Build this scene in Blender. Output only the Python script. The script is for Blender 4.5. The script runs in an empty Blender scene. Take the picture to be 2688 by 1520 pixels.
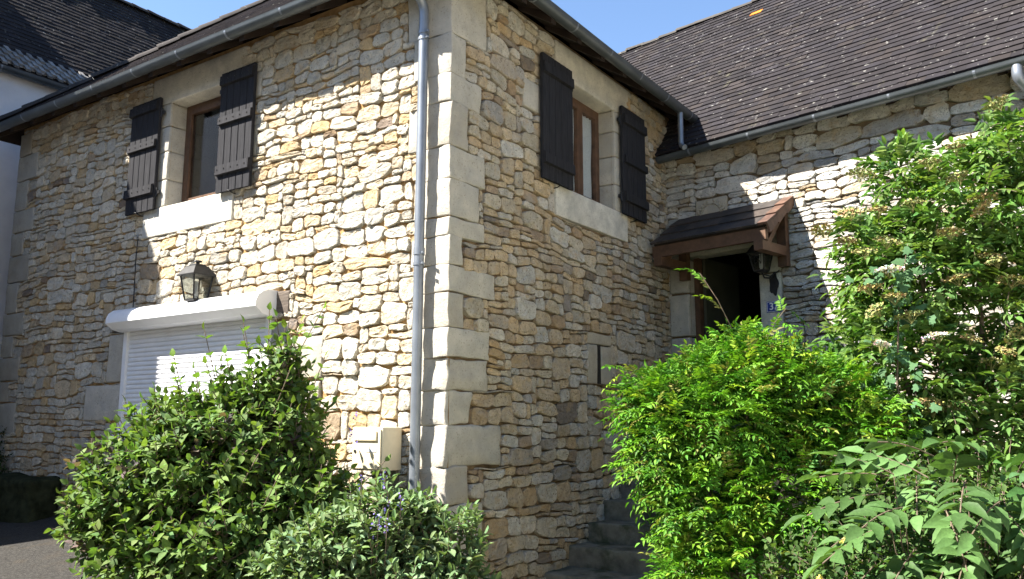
import bpy, bmesh, math, random
import numpy as np
from mathutils import Vector, Matrix, noise

# ------------------------------------------------------------------ camera, sky, sun, exposure
scene = bpy.context.scene
COL = scene.collection
YAW, TILT = math.radians(34.4), math.radians(9.07)
FH = Vector((-math.sin(YAW), math.cos(YAW), 0)); RH = Vector((math.cos(YAW), math.sin(YAW), 0))
FW = FH * math.cos(TILT) + Vector((0, 0, 1)) * math.sin(TILT)
UP = Vector((0, 0, 1)) * math.cos(TILT) - FH * math.sin(TILT)
CAM = Vector((4.273, -5.316, 1.6))
cd = bpy.data.cameras.new('camera'); cam = bpy.data.objects.new('camera', cd); COL.objects.link(cam)
cd.sensor_width = 36.0; cd.lens = 36.0 * 2193 / 2688; cd.clip_start = 0.05; cd.clip_end = 3000
mw = Matrix((RH, UP, -FW)).transposed().to_4x4(); mw.translation = CAM
cam.matrix_world = mw
scene.camera = cam

SUN = Vector((-0.87, -1.0, 1.55)).normalized()
world = bpy.data.worlds.new('World'); scene.world = world; world.use_nodes = True
wn = world.node_tree.nodes; wl = world.node_tree.links
bg = wn['Background']; sky = wn.new('ShaderNodeTexSky'); sky.sky_type = 'NISHITA'; sky.sun_disc = False
sky.sun_elevation = math.asin(SUN.z); sky.sun_rotation = math.atan2(SUN.x, SUN.y) % (2 * math.pi)
sky.air_density = 1.0; sky.dust_density = 0.3; sky.ozone_density = 3.5
wl.new(sky.outputs[0], bg.inputs[0]); bg.inputs[1].default_value = 0.067
sl = bpy.data.lights.new('sun', 'SUN'); sun = bpy.data.objects.new('sun', sl); COL.objects.link(sun)
sl.energy = 5.0; sl.angle = math.radians(0.5); sl.color = (1.0, 0.94, 0.85)
sun.rotation_euler = (-SUN).to_track_quat('-Z', 'Y').to_euler(); sun.location = SUN * 60
vs = scene.view_settings; vs.view_transform = 'Standard'; vs.look = 'None'; vs.gamma = 1.0; vs.use_curve_mapping = False
vs.exposure = 2.1

rng = random.Random(7)
nr = np.random.default_rng(11)

# ------------------------------------------------------------------ materials
MATS = {}
def new_mat(name):
    m = bpy.data.materials.new(name); m.use_nodes = True
    nt = m.node_tree; nt.nodes.clear(); MATS[name] = m
    return m, nt.nodes, nt.links
def coords(n, l, scale=(1, 1, 1)):
    g = n.new('ShaderNodeNewGeometry'); mp = n.new('ShaderNodeMapping'); mp.inputs['Scale'].default_value = scale
    l.new(g.outputs['Position'], mp.inputs['Vector']); return mp.outputs[0]
def noise_node(n, l, vec, scale, detail=5, rough=0.6):
    t = n.new('ShaderNodeTexNoise'); t.inputs['Scale'].default_value = scale; t.inputs['Detail'].default_value = detail
    t.inputs['Roughness'].default_value = rough; l.new(vec, t.inputs['Vector']); return t.outputs[0]
def ramp(n, l, fac, stops):
    r = n.new('ShaderNodeValToRGB'); cr = r.color_ramp
    while len(cr.elements) < len(stops): cr.elements.new(0.5)
    for e, (p, c) in zip(cr.elements, stops):
        e.position = p; e.color = (*c, 1) if len(c) == 3 else c
    l.new(fac, r.inputs[0]); return r.outputs[0]
def mixc(n, l, kind, fac, a, b):
    m = n.new('ShaderNodeMix'); m.data_type = 'RGBA'; m.blend_type = kind
    if isinstance(fac, (int, float)): m.inputs[0].default_value = fac
    else: l.new(fac, m.inputs[0])
    for s, v in ((m.inputs[6], a), (m.inputs[7], b)):
        if isinstance(v, tuple): s.default_value = (*v, 1)
        else: l.new(v, s)
    return m.outputs[2]
def g3(v): return (v, v, v)
def surface(name, base, rough=0.85, var=(0.75, 1.15), vscale=14, bump=((40, 0.35, 0.01),), metal=0.0, spec=0.3, stretch=(1, 1, 1),
            stain=None, pits=None):
    """Principled material; base is a colour or the attribute name; noise variation, stains, bumps."""
    m, n, l = new_mat(name)
    out = n.new('ShaderNodeOutputMaterial'); p = n.new('ShaderNodeBsdfPrincipled'); l.new(p.outputs[0], out.inputs[0])
    vec = coords(n, l, stretch)
    if isinstance(base, str):
        a = n.new('ShaderNodeAttribute'); a.attribute_name = base; c = a.outputs['Color']
    else:
        r0 = n.new('ShaderNodeRGB'); r0.outputs[0].default_value = (*base, 1); c = r0.outputs[0]
    v = noise_node(n, l, vec, vscale)
    c = mixc(n, l, 'MULTIPLY', 1.0, c, ramp(n, l, v, [(0.3, g3(var[0])), (0.7, g3(var[1]))]))
    hs = []
    if pits:
        ps, pc, lo, hi = pits
        pv = noise_node(n, l, vec, ps, 3, 0.7)
        f = ramp(n, l, pv, [(lo, g3(1)), (hi, g3(0))])
        c = mixc(n, l, 'MIX', f, c, pc)
        hs.append((pv, 0.5, 0.012))
    if stain:
        for (ss, lo, hi, sc, amt) in stain:
            sv = noise_node(n, l, vec, ss, 6, 0.65)
            f = ramp(n, l, sv, [(lo, g3(0)), (hi, g3(amt))])
            c = mixc(n, l, 'MIX', f, c, sc)
    l.new(c, p.inputs['Base Color'])
    p.inputs['Roughness'].default_value = rough; p.inputs['Metallic'].default_value = metal
    p.inputs['Specular IOR Level'].default_value = spec
    prev = None
    for (bs, st, dist) in bump: hs.append((noise_node(n, l, vec, bs, 6, 0.7), st, dist))
    for (h, st, dist) in hs:
        b = n.new('ShaderNodeBump'); b.inputs['Strength'].default_value = st; b.inputs['Distance'].default_value = dist
        l.new(h, b.inputs['Height'])
        if prev: l.new(prev, b.inputs['Normal'])
        prev = b.outputs[0]
    if prev: l.new(prev, p.inputs['Normal'])
    return m
surface('stone', 'col', 0.92, (0.78, 1.16), 13, ((22, 0.9, 0.035), (75, 0.7, 0.014)), spec=0.12,
        pits=(55, (0.15, 0.11, 0.07), 0.34, 0.41), stain=((7, 0.52, 0.70, (0.50, 0.335, 0.16), 0.55), (3, 0.54, 0.68, (0.36, 0.345, 0.32), 0.5), (34, 0.60, 0.66, (0.16, 0.14, 0.11), 0.5)))
surface('dressed', 'col', 0.9, (0.80, 1.10), 6, ((24, 0.5, 0.014), (110, 0.5, 0.006)), spec=0.12,
        pits=(60, (0.24, 0.215, 0.17), 0.33, 0.39), stain=((3.2, 0.46, 0.66, (0.34, 0.33, 0.30), 0.7), (28, 0.63, 0.68, (0.20, 0.185, 0.155), 0.6)))
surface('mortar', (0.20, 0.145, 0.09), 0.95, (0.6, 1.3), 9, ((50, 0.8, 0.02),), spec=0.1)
surface('warm_mortar', (0.42, 0.265, 0.12), 0.95, (0.6, 1.3), 9, ((50, 0.8, 0.02),), spec=0.1)  # ochre joints, with the front wall's sunlight also put into the brighter colour
surface('render', (0.70, 0.69, 0.70), 0.95, (0.9, 1.06), 3, ((160, 0.8, 0.01),), spec=0.1)
surface('tile', 'col', 0.85, (0.78, 1.2), 3.5, ((60, 0.5, 0.006),), spec=0.15,
        stain=((15, 0.63, 0.67, (0.22, 0.215, 0.20), 0.85), (5, 0.62, 0.72, (0.10, 0.095, 0.065), 0.5)))
surface('zinc', (0.22, 0.245, 0.28), 0.42, (0.8, 1.12), 5, ((14, 0.08, 0.01),), metal=0.55, spec=0.5)
surface('gutter_zinc', (0.10, 0.115, 0.125), 0.42, (0.7, 1.15), 3, ((10, 0.08, 0.01),), metal=0.5, spec=0.5)
surface('shutter_wood', (0.022, 0.022, 0.025), 0.75, (0.6, 1.5), 6, ((9, 0.35, 0.006),), spec=0.12, stretch=(9, 9, 0.7))
surface('brown_wood', (0.10, 0.054, 0.031), 0.55, (0.65, 1.3), 5, ((9, 0.25, 0.004),), spec=0.35, stretch=(2, 2, 2))
surface('old_timber', (0.13, 0.105, 0.085), 0.9, (0.5, 1.4), 5, ((14, 0.9, 0.02),), stretch=(1, 6, 8))
surface('soffit_wood', (0.022, 0.014, 0.01), 0.85, (0.7, 1.3), 5)
surface('canopy_shingle', 'col', 0.6, (0.6, 1.4), 12, ((30, 0.4, 0.006),), spec=0.3)
surface('white_plastic', (0.76, 0.77, 0.79), 0.42, (0.92, 1.03), 4, (), spec=0.45, stain=((5, 0.56, 0.75, (0.52, 0.52, 0.50), 0.35),))
surface('cream_metal', (0.68, 0.60, 0.42), 0.5, (0.88, 1.05), 6, ((120, 0.08, 0.003),), spec=0.4,
        stain=((9, 0.64, 0.72, (0.32, 0.18, 0.08), 0.5),))
surface('black_iron', (0.022, 0.022, 0.023), 0.5, (0.7, 1.4), 20, ((80, 0.2, 0.003),), metal=0.3, spec=0.4)
surface('concrete', (0.19, 0.175, 0.135), 0.95, (0.55, 1.3), 6, ((60, 0.6, 0.01),), spec=0.1,
        stain=((4, 0.48, 0.64, (0.035, 0.05, 0.02), 0.75),))
surface('moss', (0.03, 0.034, 0.018), 0.95, (0.4, 1.6), 7, ((30, 0.9, 0.03),), spec=0.05)
surface('asphalt', (0.058, 0.055, 0.05), 0.95, (0.45, 1.6), 38, ((170, 0.9, 0.012), (45, 0.8, 0.03)), spec=0.1,
        pits=(150, (0.045, 0.043, 0.04), 0.42, 0.5), stain=((1.3, 0.55, 0.7, (0.10, 0.075, 0.045), 0.4), (120, 0.62, 0.66, (0.20, 0.185, 0.165), 0.8)))
surface('pale_gravel', (0.54, 0.49, 0.40), 0.95, (0.75, 1.15), 3, ((90, 0.9, 0.015),), spec=0.1, pits=(110, (0.25, 0.21, 0.15), 0.38, 0.46))
surface('old_stone', (0.22, 0.20, 0.16), 0.95, (0.7, 1.2), 3, ((20, 0.8, 0.03),), spec=0.1)
surface('cream_render', (0.72, 0.68, 0.60), 0.95, (0.92, 1.05), 2, ((120, 0.5, 0.006),), spec=0.1)
surface('soil', (0.10, 0.085, 0.05), 0.95, (0.6, 1.3), 2, ((30, 0.8, 0.03),), stain=((1.2, 0.45, 0.6, (0.05, 0.085, 0.025), 0.9),))
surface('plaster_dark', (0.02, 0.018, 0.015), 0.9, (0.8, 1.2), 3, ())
surface('door_paint', (0.06, 0.06, 0.04), 0.7, (0.8, 1.2), 4, ())
surface('bark', (0.13, 0.10, 0.07), 0.9, (0.6, 1.3), 20, ((40, 0.6, 0.01),))
surface('curtain', (0.72, 0.73, 0.75), 0.9, (0.95, 1.03), 6, ())
surface('blue_enamel', (0.02, 0.045, 0.26), 0.3, (0.95, 1.05), 6, (), spec=0.5)
surface('white_enamel', (0.8, 0.8, 0.8), 0.3, (0.97, 1.02), 6, (), spec=0.5)
surface('flower', 'col', 0.7, (0.9, 1.1), 30, ())
def glass_mat(name, tint, gloss):
    m, n, l = new_mat(name)
    out = n.new('ShaderNodeOutputMaterial'); t = n.new('ShaderNodeBsdfTransparent'); t.inputs[0].default_value = (*tint, 1)
    g = n.new('ShaderNodeBsdfGlossy'); g.inputs['Roughness'].default_value = 0.04
    f0 = n.new('ShaderNodeLayerWeight'); f0.inputs[0].default_value = 0.5
    pw = n.new('ShaderNodeMath'); pw.operation = 'POWER'; pw.inputs[1].default_value = 3.0; l.new(f0.outputs['Facing'], pw.inputs[0])
    f = n.new('ShaderNodeMath'); f.operation = 'MULTIPLY_ADD'; f.inputs[1].default_value = 1.0 - gloss; f.inputs[2].default_value = gloss; l.new(pw.outputs[0], f.inputs[0])
    mx = n.new('ShaderNodeMixShader'); l.new(f.outputs[0], mx.inputs[0]); l.new(t.outputs[0], mx.inputs[1]); l.new(g.outputs[0], mx.inputs[2])
    l.new(mx.outputs[0], out.inputs[0])
glass_mat('glass', (0.88, 0.9, 0.9), 0.03)
glass_mat('lamp_glass', (0.62, 0.64, 0.62), 0.04)
def leaf_mat(name, trans, rough, spec):
    m, n, l = new_mat(name)
    out = n.new('ShaderNodeOutputMaterial'); p = n.new('ShaderNodeBsdfPrincipled'); t = n.new('ShaderNodeBsdfTranslucent')
    a = n.new('ShaderNodeAttribute'); a.attribute_name = 'col'
    vec = coords(n, l); v = noise_node(n, l, vec, 60, 3)
    c = mixc(n, l, 'MULTIPLY', 1.0, a.outputs['Color'], ramp(n, l, v, [(0.3, g3(0.8)), (0.7, g3(1.15))]))
    l.new(c, p.inputs['Base Color']); p.inputs['Roughness'].default_value = rough; p.inputs['Specular IOR Level'].default_value = spec
    c2 = mixc(n, l, 'MULTIPLY', 1.0, c, (1.25, 1.3, 0.5)); l.new(c2, t.inputs[0])
    mx = n.new('ShaderNodeMixShader'); mx.inputs[0].default_value = trans
    l.new(p.outputs[0], mx.inputs[1]); l.new(t.outputs[0], mx.inputs[2]); l.new(mx.outputs[0], out.inputs[0])
leaf_mat('leaf_soft', 0.32, 0.65, 0.16)
leaf_mat('leaf_gloss', 0.28, 0.55, 0.2)
leaf_mat('leaf_matt', 0.22, 0.75, 0.2)

# ------------------------------------------------------------------ mesh helpers
def mesh_np(name, V, F, colors=None, smooth=False):
    """V (n,3); F list/array of equal-size faces (m,k) or list of such arrays."""
    me = bpy.data.meshes.new(name)
    V = np.asarray(V, np.float32)
    groups = F if isinstance(F, list) else [F]
    groups = [np.asarray(g, np.int32) for g in groups if len(g)]
    me.vertices.add(len(V)); me.vertices.foreach_set('co', V.ravel())
    nl = sum(g.size for g in groups); npoly = sum(len(g) for g in groups)
    me.loops.add(nl); me.loops.foreach_set('vertex_index', np.concatenate([g.ravel() for g in groups]))
    me.polygons.add(npoly)
    tot = np.concatenate([np.full(len(g), g.shape[1], np.int32) for g in groups])
    start = np.concatenate([[0], np.cumsum(tot)[:-1]]).astype(np.int32)
    me.polygons.foreach_set('loop_start', start)
    me.update(calc_edges=True)
    me.polygons.foreach_set('use_smooth', np.full(npoly, bool(smooth)))
    if colors is not None:
        ca = me.color_attributes.new('col', 'FLOAT_COLOR', 'POINT')
        c4 = np.ones((len(V), 4), np.float32); c4[:, :3] = colors; ca.data.foreach_set('color', c4.ravel())
    me.validate()
    return me
def link(o, parent=None):
    COL.objects.link(o)
    if parent:
        o.parent = parent
        o.matrix_parent_inverse = PINV[parent.name] if parent.name in PINV else Matrix.Identity(4)
    return o
PINV = {}
def thing(name, label, cat, loc=(0, 0, 0), group=None):
    o = bpy.data.objects.new(name, None); COL.objects.link(o); o.location = loc; o.empty_display_size = 0.2
    o['label'] = label; o['category'] = cat
    if group: o['group'] = group
    PINV[o.name] = Matrix.Translation(-Vector(loc))
    return o
def obj(name, me, mat=None, parent=None, label=None, kind=None):
    o = bpy.data.objects.new(name, me)
    if mat:
        if not len(me.materials): me.materials.append(MATS[mat])
    link(o, parent)
    if label: o['label'] = label
    if kind: o['kind'] = kind
    return o
def centred(name, V, F, colors, mat, parent, smooth=True):
    V = np.asarray(V, float); c = V.mean(0)
    me = mesh_np(name, V - c, F, colors, smooth); o = obj(name, me, mat, parent); o.location = c
    PINV[o.name] = Matrix.Translation(-Vector(c))
    return o
class MB:
    """collects boxes, tubes, lofts into ONE mesh"""
    def __init__(s): s.v = []; s.f4 = []; s.f3 = []; s.c = []
    def add(s, V, quads=(), tris=(), col=(1, 1, 1)):
        b = len(s.v); s.v += [tuple(v) for v in V]; s.c += [col] * len(V)
        s.f4 += [tuple(b + i for i in q) for q in quads]; s.f3 += [tuple(b + i for i in t) for t in tris]
    def hexa(s, P, col=(1, 1, 1)):
        s.add(P, [(0, 3, 2, 1), (4, 5, 6, 7), (0, 1, 5, 4), (1, 2, 6, 5), (2, 3, 7, 6), (3, 0, 4, 7)], (), col)
    def box(s, x0, x1, y0, y1, z0, z1, fn=None, col=(1, 1, 1)):
        P = [(x0, y0, z0), (x1, y0, z0), (x1, y1, z0), (x0, y1, z0), (x0, y0, z1), (x1, y0, z1), (x1, y1, z1), (x0, y1, z1)]
        if fn: P = [tuple(fn(*p)) for p in P]
        s.hexa(P, col)
    def tube(s, pts, r, n=10, caps=True, col=(1, 1, 1)):
        pts = [Vector(p) for p in pts]; rs = r if isinstance(r, (list, tuple)) else [r] * len(pts)
        V = []; prevx = None
        for i, p in enumerate(pts):
            d = (pts[min(i + 1, len(pts) - 1)] - pts[max(i - 1, 0)]).normalized()
            if prevx is None: prevx = d.orthogonal().normalized()
            x = (prevx - d * prevx.dot(d)).normalized(); prevx = x; y = d.cross(x)
            for k in range(n):
                a = 2 * math.pi * k / n; V.append(p + (x * math.cos(a) + y * math.sin(a)) * rs[i])
        Q = [(i * n + k, i * n + (k + 1) % n, (i + 1) * n + (k + 1) % n, (i + 1) * n + k) for i in range(len(pts) - 1) for k in range(n)]
        T = []
        if caps:
            V += [pts[0], pts[-1]]; a, b = len(V) - 2, len(V) - 1; m = (len(pts) - 1) * n
            for k in range(n): T += [(a, (k + 1) % n, k), (b, m + k, m + (k + 1) % n)]
        s.add(V, Q, T, col)
    def loft(s, rings, closed=True, caps=True, col=(1, 1, 1)):
        n = len(rings[0]); V = [p for r in rings for p in r]
        Q = [(i * n + k, i * n + (k + 1) % n, (i + 1) * n + (k + 1) % n, (i + 1) * n + k) for i in range(len(rings) - 1) for k in range(n if closed else n - 1)]
        T = []
        if caps and closed:
            for base, flip in ((0, True), ((len(rings) - 1) * n, False)):
                for k in range(1, n - 1):
                    t = (base, base + k, base + k + 1); T.append(t[::-1] if flip else t)
        s.add(V, Q, T, col)
    def mesh(s, name, smooth=False, recalc=True):
        me = mesh_np(name, np.array(s.v), [np.array(s.f4, np.int32).reshape(-1, 4), np.array(s.f3, np.int32).reshape(-1, 3)], np.array(s.c), smooth)
        if recalc:
            bm = bmesh.new(); bm.from_mesh(me); bmesh.ops.recalc_face_normals(bm, faces=bm.faces); bm.to_mesh(me); bm.free()
        return me
    def build(s, name, mat, parent=None, smooth=False, label=None, kind=None, angle=None):
        me = s.mesh(name, smooth or angle is not None)
        if angle is not None: me.set_sharp_from_angle(angle=angle)
        return obj(name, me, mat, parent, label, kind)
def rough_box(lo, hi, bev=0.012, amp=0.004, cuts=3, col=(0.6, 0.56, 0.46), freq=9, fn=None):
    bm = bmesh.new(); bmesh.ops.create_cube(bm, size=1.0)
    lo = Vector(lo); hi = Vector(hi); c = (lo + hi) / 2; d = hi - lo
    for v in bm.verts: v.co = Vector((v.co.x * d.x, v.co.y * d.y, v.co.z * d.z)) + c
    bmesh.ops.bevel(bm, geom=list(bm.edges), offset=bev, segments=2, affect='EDGES', profile=0.6)
    big = [e for e in bm.edges if e.calc_length() > 0.07]
    if cuts: bmesh.ops.subdivide_edges(bm, edges=big, cuts=cuts, use_grid_fill=True)
    sd = Vector((rng.uniform(0, 50), rng.uniform(0, 50), rng.uniform(0, 50)))
    for v in bm.verts:
        k = noise.noise_vector(v.co * freq + sd) * amp + noise.noise_vector(v.co * freq * 0.35 + sd) * amp * 1.6
        v.co += k
        if fn: v.co = fn(v.co)
    bmesh.ops.recalc_face_normals(bm, faces=bm.faces)
    for f in bm.faces: f.smooth = True
    me = bpy.data.meshes.new('block'); bm.to_mesh(me); bm.free()
    ca = me.color_attributes.new('col', 'FLOAT_COLOR', 'POINT')
    ca.data.foreach_set('color', np.tile(np.array([*col, 1.0], np.float32), len(me.vertices)))
    return me

# ------------------------------------------------------------------ wall frames (u along, v up, d out)
C0 = Vector((0.0, 4.449, 0)); CD = Vector((0.9818, -0.1898, 0)).normalized(); CN = Vector((CD.y, -CD.x, 0))
def mapA(u, v, d): return Vector((u, -d, v))
def mapB(u, v, d): return Vector((d, u, v))
def mapC(u, v, d): return C0 + CD * u + CN * d + Vector((0, 0, v))
def boxA(x, y, z): return mapA(x, z, y)
def mbox(mb, fn, u0, u1, v0, v1, d0, d1, col=(1, 1, 1)):
    mb.box(u0, u1, d0, d1, v0, v1, fn=lambda u, d, v: fn(u, v, d), col=col)
def mrough(fn, u0, u1, v0, v1, d0, d1, **k):
    return rough_box((u0, d0, v0), (u1, d1, v1), fn=lambda co: fn(co.x, co.z, co.y), **k)

def slab_with_holes(fn, u0, u1, v0, v1, holes, d):
    us = sorted({u0, u1, *[h[0] for h in holes], *[h[1] for h in holes]}); vv = sorted({v0, v1, *[h[2] for h in holes], *[h[3] for h in holes]})
    us = [u for u in us if u0 <= u <= u1]; vv = [v for v in vv if v0 <= v <= v1]
    mb = MB()
    for a, b in zip(us, us[1:]):
        for c, e in zip(vv, vv[1:]):
            m, k = (a + b) / 2, (c + e) / 2
            if any(h[0] < m < h[1] and h[2] < k < h[3] for h in holes): continue
            mb.add([fn(a, c, d), fn(b, c, d), fn(b, e, d), fn(a, e, d)], [(0, 1, 2, 3)])
    return mb

# ------------------------------------------------------------------ rubble stone layout
RES = 0.02
def pack(u0, u1, v0, v1, masks, hs, ratio, seed):
    r = random.Random(seed)
    nu, nv = int(round((u1 - u0) / RES)), int(round((v1 - v0) / RES))
    occ = np.zeros((nv, nu), bool)
    for (a, b, c, e) in masks:
        occ[max(0, int(round((c - v0) / RES))):max(0, int(round((e - v0) / RES))), max(0, int(round((a - u0) / RES))):max(0, int(round((b - u0) / RES)))] = True
    out = []; last = None
    for j in range(nv):
        i = 0
        while i < nu:
            if occ[j, i]: i += 1; continue
            e = i
            while e < nu and not occ[j, e]: e += 1
            run = e - i
            sc = hs(u0 + i * RES, v0 + j * RES)
            h = max(2, int(round(r.choice((3, 3, 4, 4, 5, 5, 6, 6, 7, 9)) * sc)))
            w = max(3, int(round(h * r.uniform(*ratio) + r.uniform(0, 2))))
            if h <= 3: w = int(w * r.uniform(1.2, 2.0))
            if run - w < 4: w = run if run <= w + 3 and run < 22 else max(3, w - 4)
            w = min(w, run)
            if w < 3: h = min(h, r.randint(3, 6))
            if i > 0 and last and last[0] == j and last[1] == i and r.random() < 0.6: h = max(2, last[2] + r.choice((0, 0, 0, -1, 1)))
            if w < h * 0.95 and run > h * 1.1: w = min(run, int(h * r.uniform(1.0, 1.6)) + 1)
            k = j
            while k < min(nv, j + h) and not occ[k, i:i + w].any(): k += 1
            h = k - j
            left = j
            if i > 0:
                while left < nv and occ[left, i - 1]: left += 1
                if 0 < abs((j + h) - left) <= 1 and left > j and not occ[j:left, i:i + w].any(): h = left - j
            occ[j:j + h, i:i + w] = True
            out.append((u0 + i * RES, v0 + j * RES, w * RES, h * RES)); i += w; last = (j, i, h)
    return out
def warp(u, v, sd):
    a = noise.noise_vector(Vector((u * 0.9, v * 1.6, sd))); b = noise.noise_vector(Vector((u * 3.6, v * 4.2, sd + 9))); c = noise.noise_vector(Vector((u * 11, v * 12, sd + 21)))
    return u + 0.035 * a.x + 0.018 * b.x + 0.009 * c.x, v + 0.055 * a.y + 0.026 * b.y + 0.009 * c.y
def stone_geo(fn, s, sd, r, proud=(-0.002, 0.024), joint=0.0058, n=16):
    u, v, w, h = s; cu, cv = u + w / 2, v + h / 2
    hw, hh = w / 2 - joint * r.uniform(0.5, 1.3), h / 2 - joint * r.uniform(0.5, 1.3)
    hw = max(hw, 0.008); hh = max(hh, 0.006)
    exs = [r.uniform(4.5, 18) if r.random() < 0.85 else r.uniform(2.3, 3.6) for _ in range(4)]; tilt = r.uniform(-0.10, 0.10); kx, ky = r.uniform(-0.16, 0.16), r.uniform(-0.16, 0.16)
    pr = r.uniform(*proud); tu, tv = r.uniform(-0.10, 0.10), r.uniform(-0.14, 0.06)
    so = Vector((r.uniform(0, 90), r.uniform(0, 90), 0))
    V = []
    cs = []
    for k in range(n):
        a = 2 * math.pi * (k + 0.5) / n
        ca, sa = math.cos(a), math.sin(a)
        ex = exs[int(a / (math.pi / 2)) % 4]
        q = (abs(ca) ** ex + abs(sa) ** ex) ** (-1 / ex)
        q *= 1 + 0.13 * noise.noise(Vector((ca * 2.2, sa * 2.2, 0)) + so * 1.7)
        x_, y_ = ca * q, sa * q
        cs.append((x_ * (1 + ky * y_), y_ * (1 + kx * x_)))
    rings = [(1.02, -0.05, 0), (0.99, 0.75, 0.6), (0.93, 1.0, 1.1), (0.5, 1.0, 1.25)]
    for (sc, dz, amp) in rings:
        for (x, y) in cs:
            # keep rim width constant in metres
            if sc < 1:
                rim = (1 - sc) * 0.11
                sx = max(0.35, 1 - rim / max(hw, 0.02)) if sc > 0.6 else 0.5; sy = max(0.35, 1 - rim / max(hh, 0.02)) if sc > 0.6 else 0.5
            else: sx = sy = sc
            pu, pv = x * hw * sx, y * hh * sy
            qu, qv = warp(cu + pu - pv * tilt, cv + pv + pu * tilt * 0.6, sd)
            if dz < 0: d = -0.07
            else:
                d = pr * dz + amp * (0.010 * noise.noise(Vector((qu * 15, qv * 15, sd)) + so) + 0.007 * noise.noise(Vector((qu * 45, qv * 45, sd)))) + (tu * pu + tv * pv) * amp * 0.6
            V.append(fn(qu, qv, d))
    qu, qv = warp(cu, cv, sd); V.append(fn(qu, qv, pr + 0.008 * noise.noise(Vector((qu * 17, qv * 17, sd)) + so)))
    return V
def stone_faces(n=16, rings=4):
    Q = [(i * n + k, i * n + (k + 1) % n, (i + 1) * n + (k + 1) % n, (i + 1) * n + k) for i in range(rings - 1) for k in range(n)]
    m = (rings - 1) * n; T = [(m + k, m + (k + 1) % n, rings * n) for k in range(n)]
    return np.array(Q), np.array(T)
SQ, ST = stone_faces()
PALA = [((0.58, 0.54, 0.45), 6), ((0.56, 0.47, 0.335), 4), ((0.54, 0.41, 0.24), 2.2), ((0.57, 0.53, 0.44), 5), ((0.42, 0.385, 0.32), 0.8), ((0.42, 0.32, 0.21), 0.6), ((0.24, 0.19, 0.15), 0.15)]
PALB = [((0.53, 0.465, 0.35), 5), ((0.52, 0.42, 0.285), 4), ((0.48, 0.365, 0.23), 1.5), ((0.56, 0.525, 0.45), 4), ((0.40, 0.36, 0.30), 1.0), ((0.38, 0.29, 0.20), 0.7), ((0.22, 0.19, 0.16), 0.2)]
PALC = [((0.58, 0.555, 0.50), 5), ((0.62, 0.60, 0.55), 4), ((0.50, 0.44, 0.34), 1.2), ((0.40, 0.38, 0.35), 1.5), ((0.46, 0.37, 0.25), 0.5)]
def pick(r, pal):
    c = r.choices([p[0] for p in pal], [p[1] for p in pal])[0]; k = r.uniform(0.84, 1.14); j = r.uniform(-0.02, 0.02)
    return (c[0] * k + j, c[1] * k, c[2] * k - j)
def rubble(house, sets, limit):
    """sets: (fn, wall part, stones, seed, palette). The largest in view become objects of their own, the rest one part per wall."""
    allst = []
    for wi, (fn, wall, stones, sd, pal) in enumerate(sets):
        for s in stones:
            c = fn(s[0] + s[2] / 2, s[1] + s[3] / 2, 0); dv = c - CAM; nrm = (fn(0, 0, 1) - fn(0, 0, 0))
            dd = dv.length; z = dv.dot(FW)
            x = dv.dot(RH) / z; y = dv.dot(UP) / z
            vis = abs(x) < 0.6 and -0.2 < y < 0.34
            allst.append((-(s[2] * s[3]) * max(0.05, -nrm.dot(dv) / dd) / dd ** 2 * (1 if vis else 0.01), wi, s))
    allst.sort(key=lambda t: t[0])
    rest = [[] for _ in sets]
    for k, (_, wi, s) in enumerate(allst):
        fn, wall, _, sd, pal = sets[wi]
        r = random.Random(hash((round(s[0], 3), round(s[1], 3), wi)) & 0xffffff)
        V = stone_geo(fn, s, sd, r); col = pick(r, pal)
        if k < limit: centred('stone', V, [SQ, ST], np.tile(np.array(col), (len(V), 1)), 'stone', wall, smooth=False)
        else: rest[wi].append((V, col))
    for wi, lst in enumerate(rest):
        if not lst: continue
        nv = len(lst[0][0]); V = np.array([[tuple(p) for p in g[0]] for g in lst]).reshape(-1, 3)
        C = np.repeat(np.array([g[1] for g in lst]), nv, 0); off = (np.arange(len(lst)) * nv)[:, None, None]
        me = mesh_np('small_stones', V, [(SQ[None] + off).reshape(-1, 4), (ST[None] + off).reshape(-1, 3)], C, False)
        obj('small_stones', me, 'stone', sets[wi][1], kind='stuff')

# ------------------------------------------------------------------ ground
def gz(x, y):
    t = min(1, max(0, (0.6 - x) / 4.2)); t = t * t * (3 - 2 * t)
    return max(0.0, (0.55 + 0.17 * min(0.3, y))) * t if y > -4 else 0.0
def ground_sheet(name, xs, ys, dz, mat):
    V = [(x, y, gz(x, y) + dz) for y in ys for x in xs]; nx = len(xs)
    Q = [(j * nx + i, j * nx + i + 1, (j + 1) * nx + i + 1, (j + 1) * nx + i) for j in range(len(ys) - 1) for i in range(nx - 1)]
    o = obj(name, mesh_np(name, V, np.array(Q), None, True), mat); o['kind'] = 'structure'; return o
fine = [round(-12 + 0.4 * i, 2) for i in range(56)]
ground_sheet('ground', [-900, -200, -60, -30, -20] + fine + [14, 20, 40, 120, 900], [-900, -200, -60, -30, -20] + fine + [14, 30, 80, 300, 900], -0.02, 'soil')
ground_sheet('driveway', [round(-11.8 + 0.4 * i, 2) for i in range(35)], [round(-15.6 + 0.4 * i, 2) for i in range(40)], 0.0, 'asphalt')
ground_sheet('gravel_yard', [round(1.8 + 0.4 * i, 2) for i in range(24)], [round(-15.2 + 0.4 * i, 2) for i in range(40)], 0.004, 'pale_gravel')  # pale ground added so that sunlight bounces up onto the side wall
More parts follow.
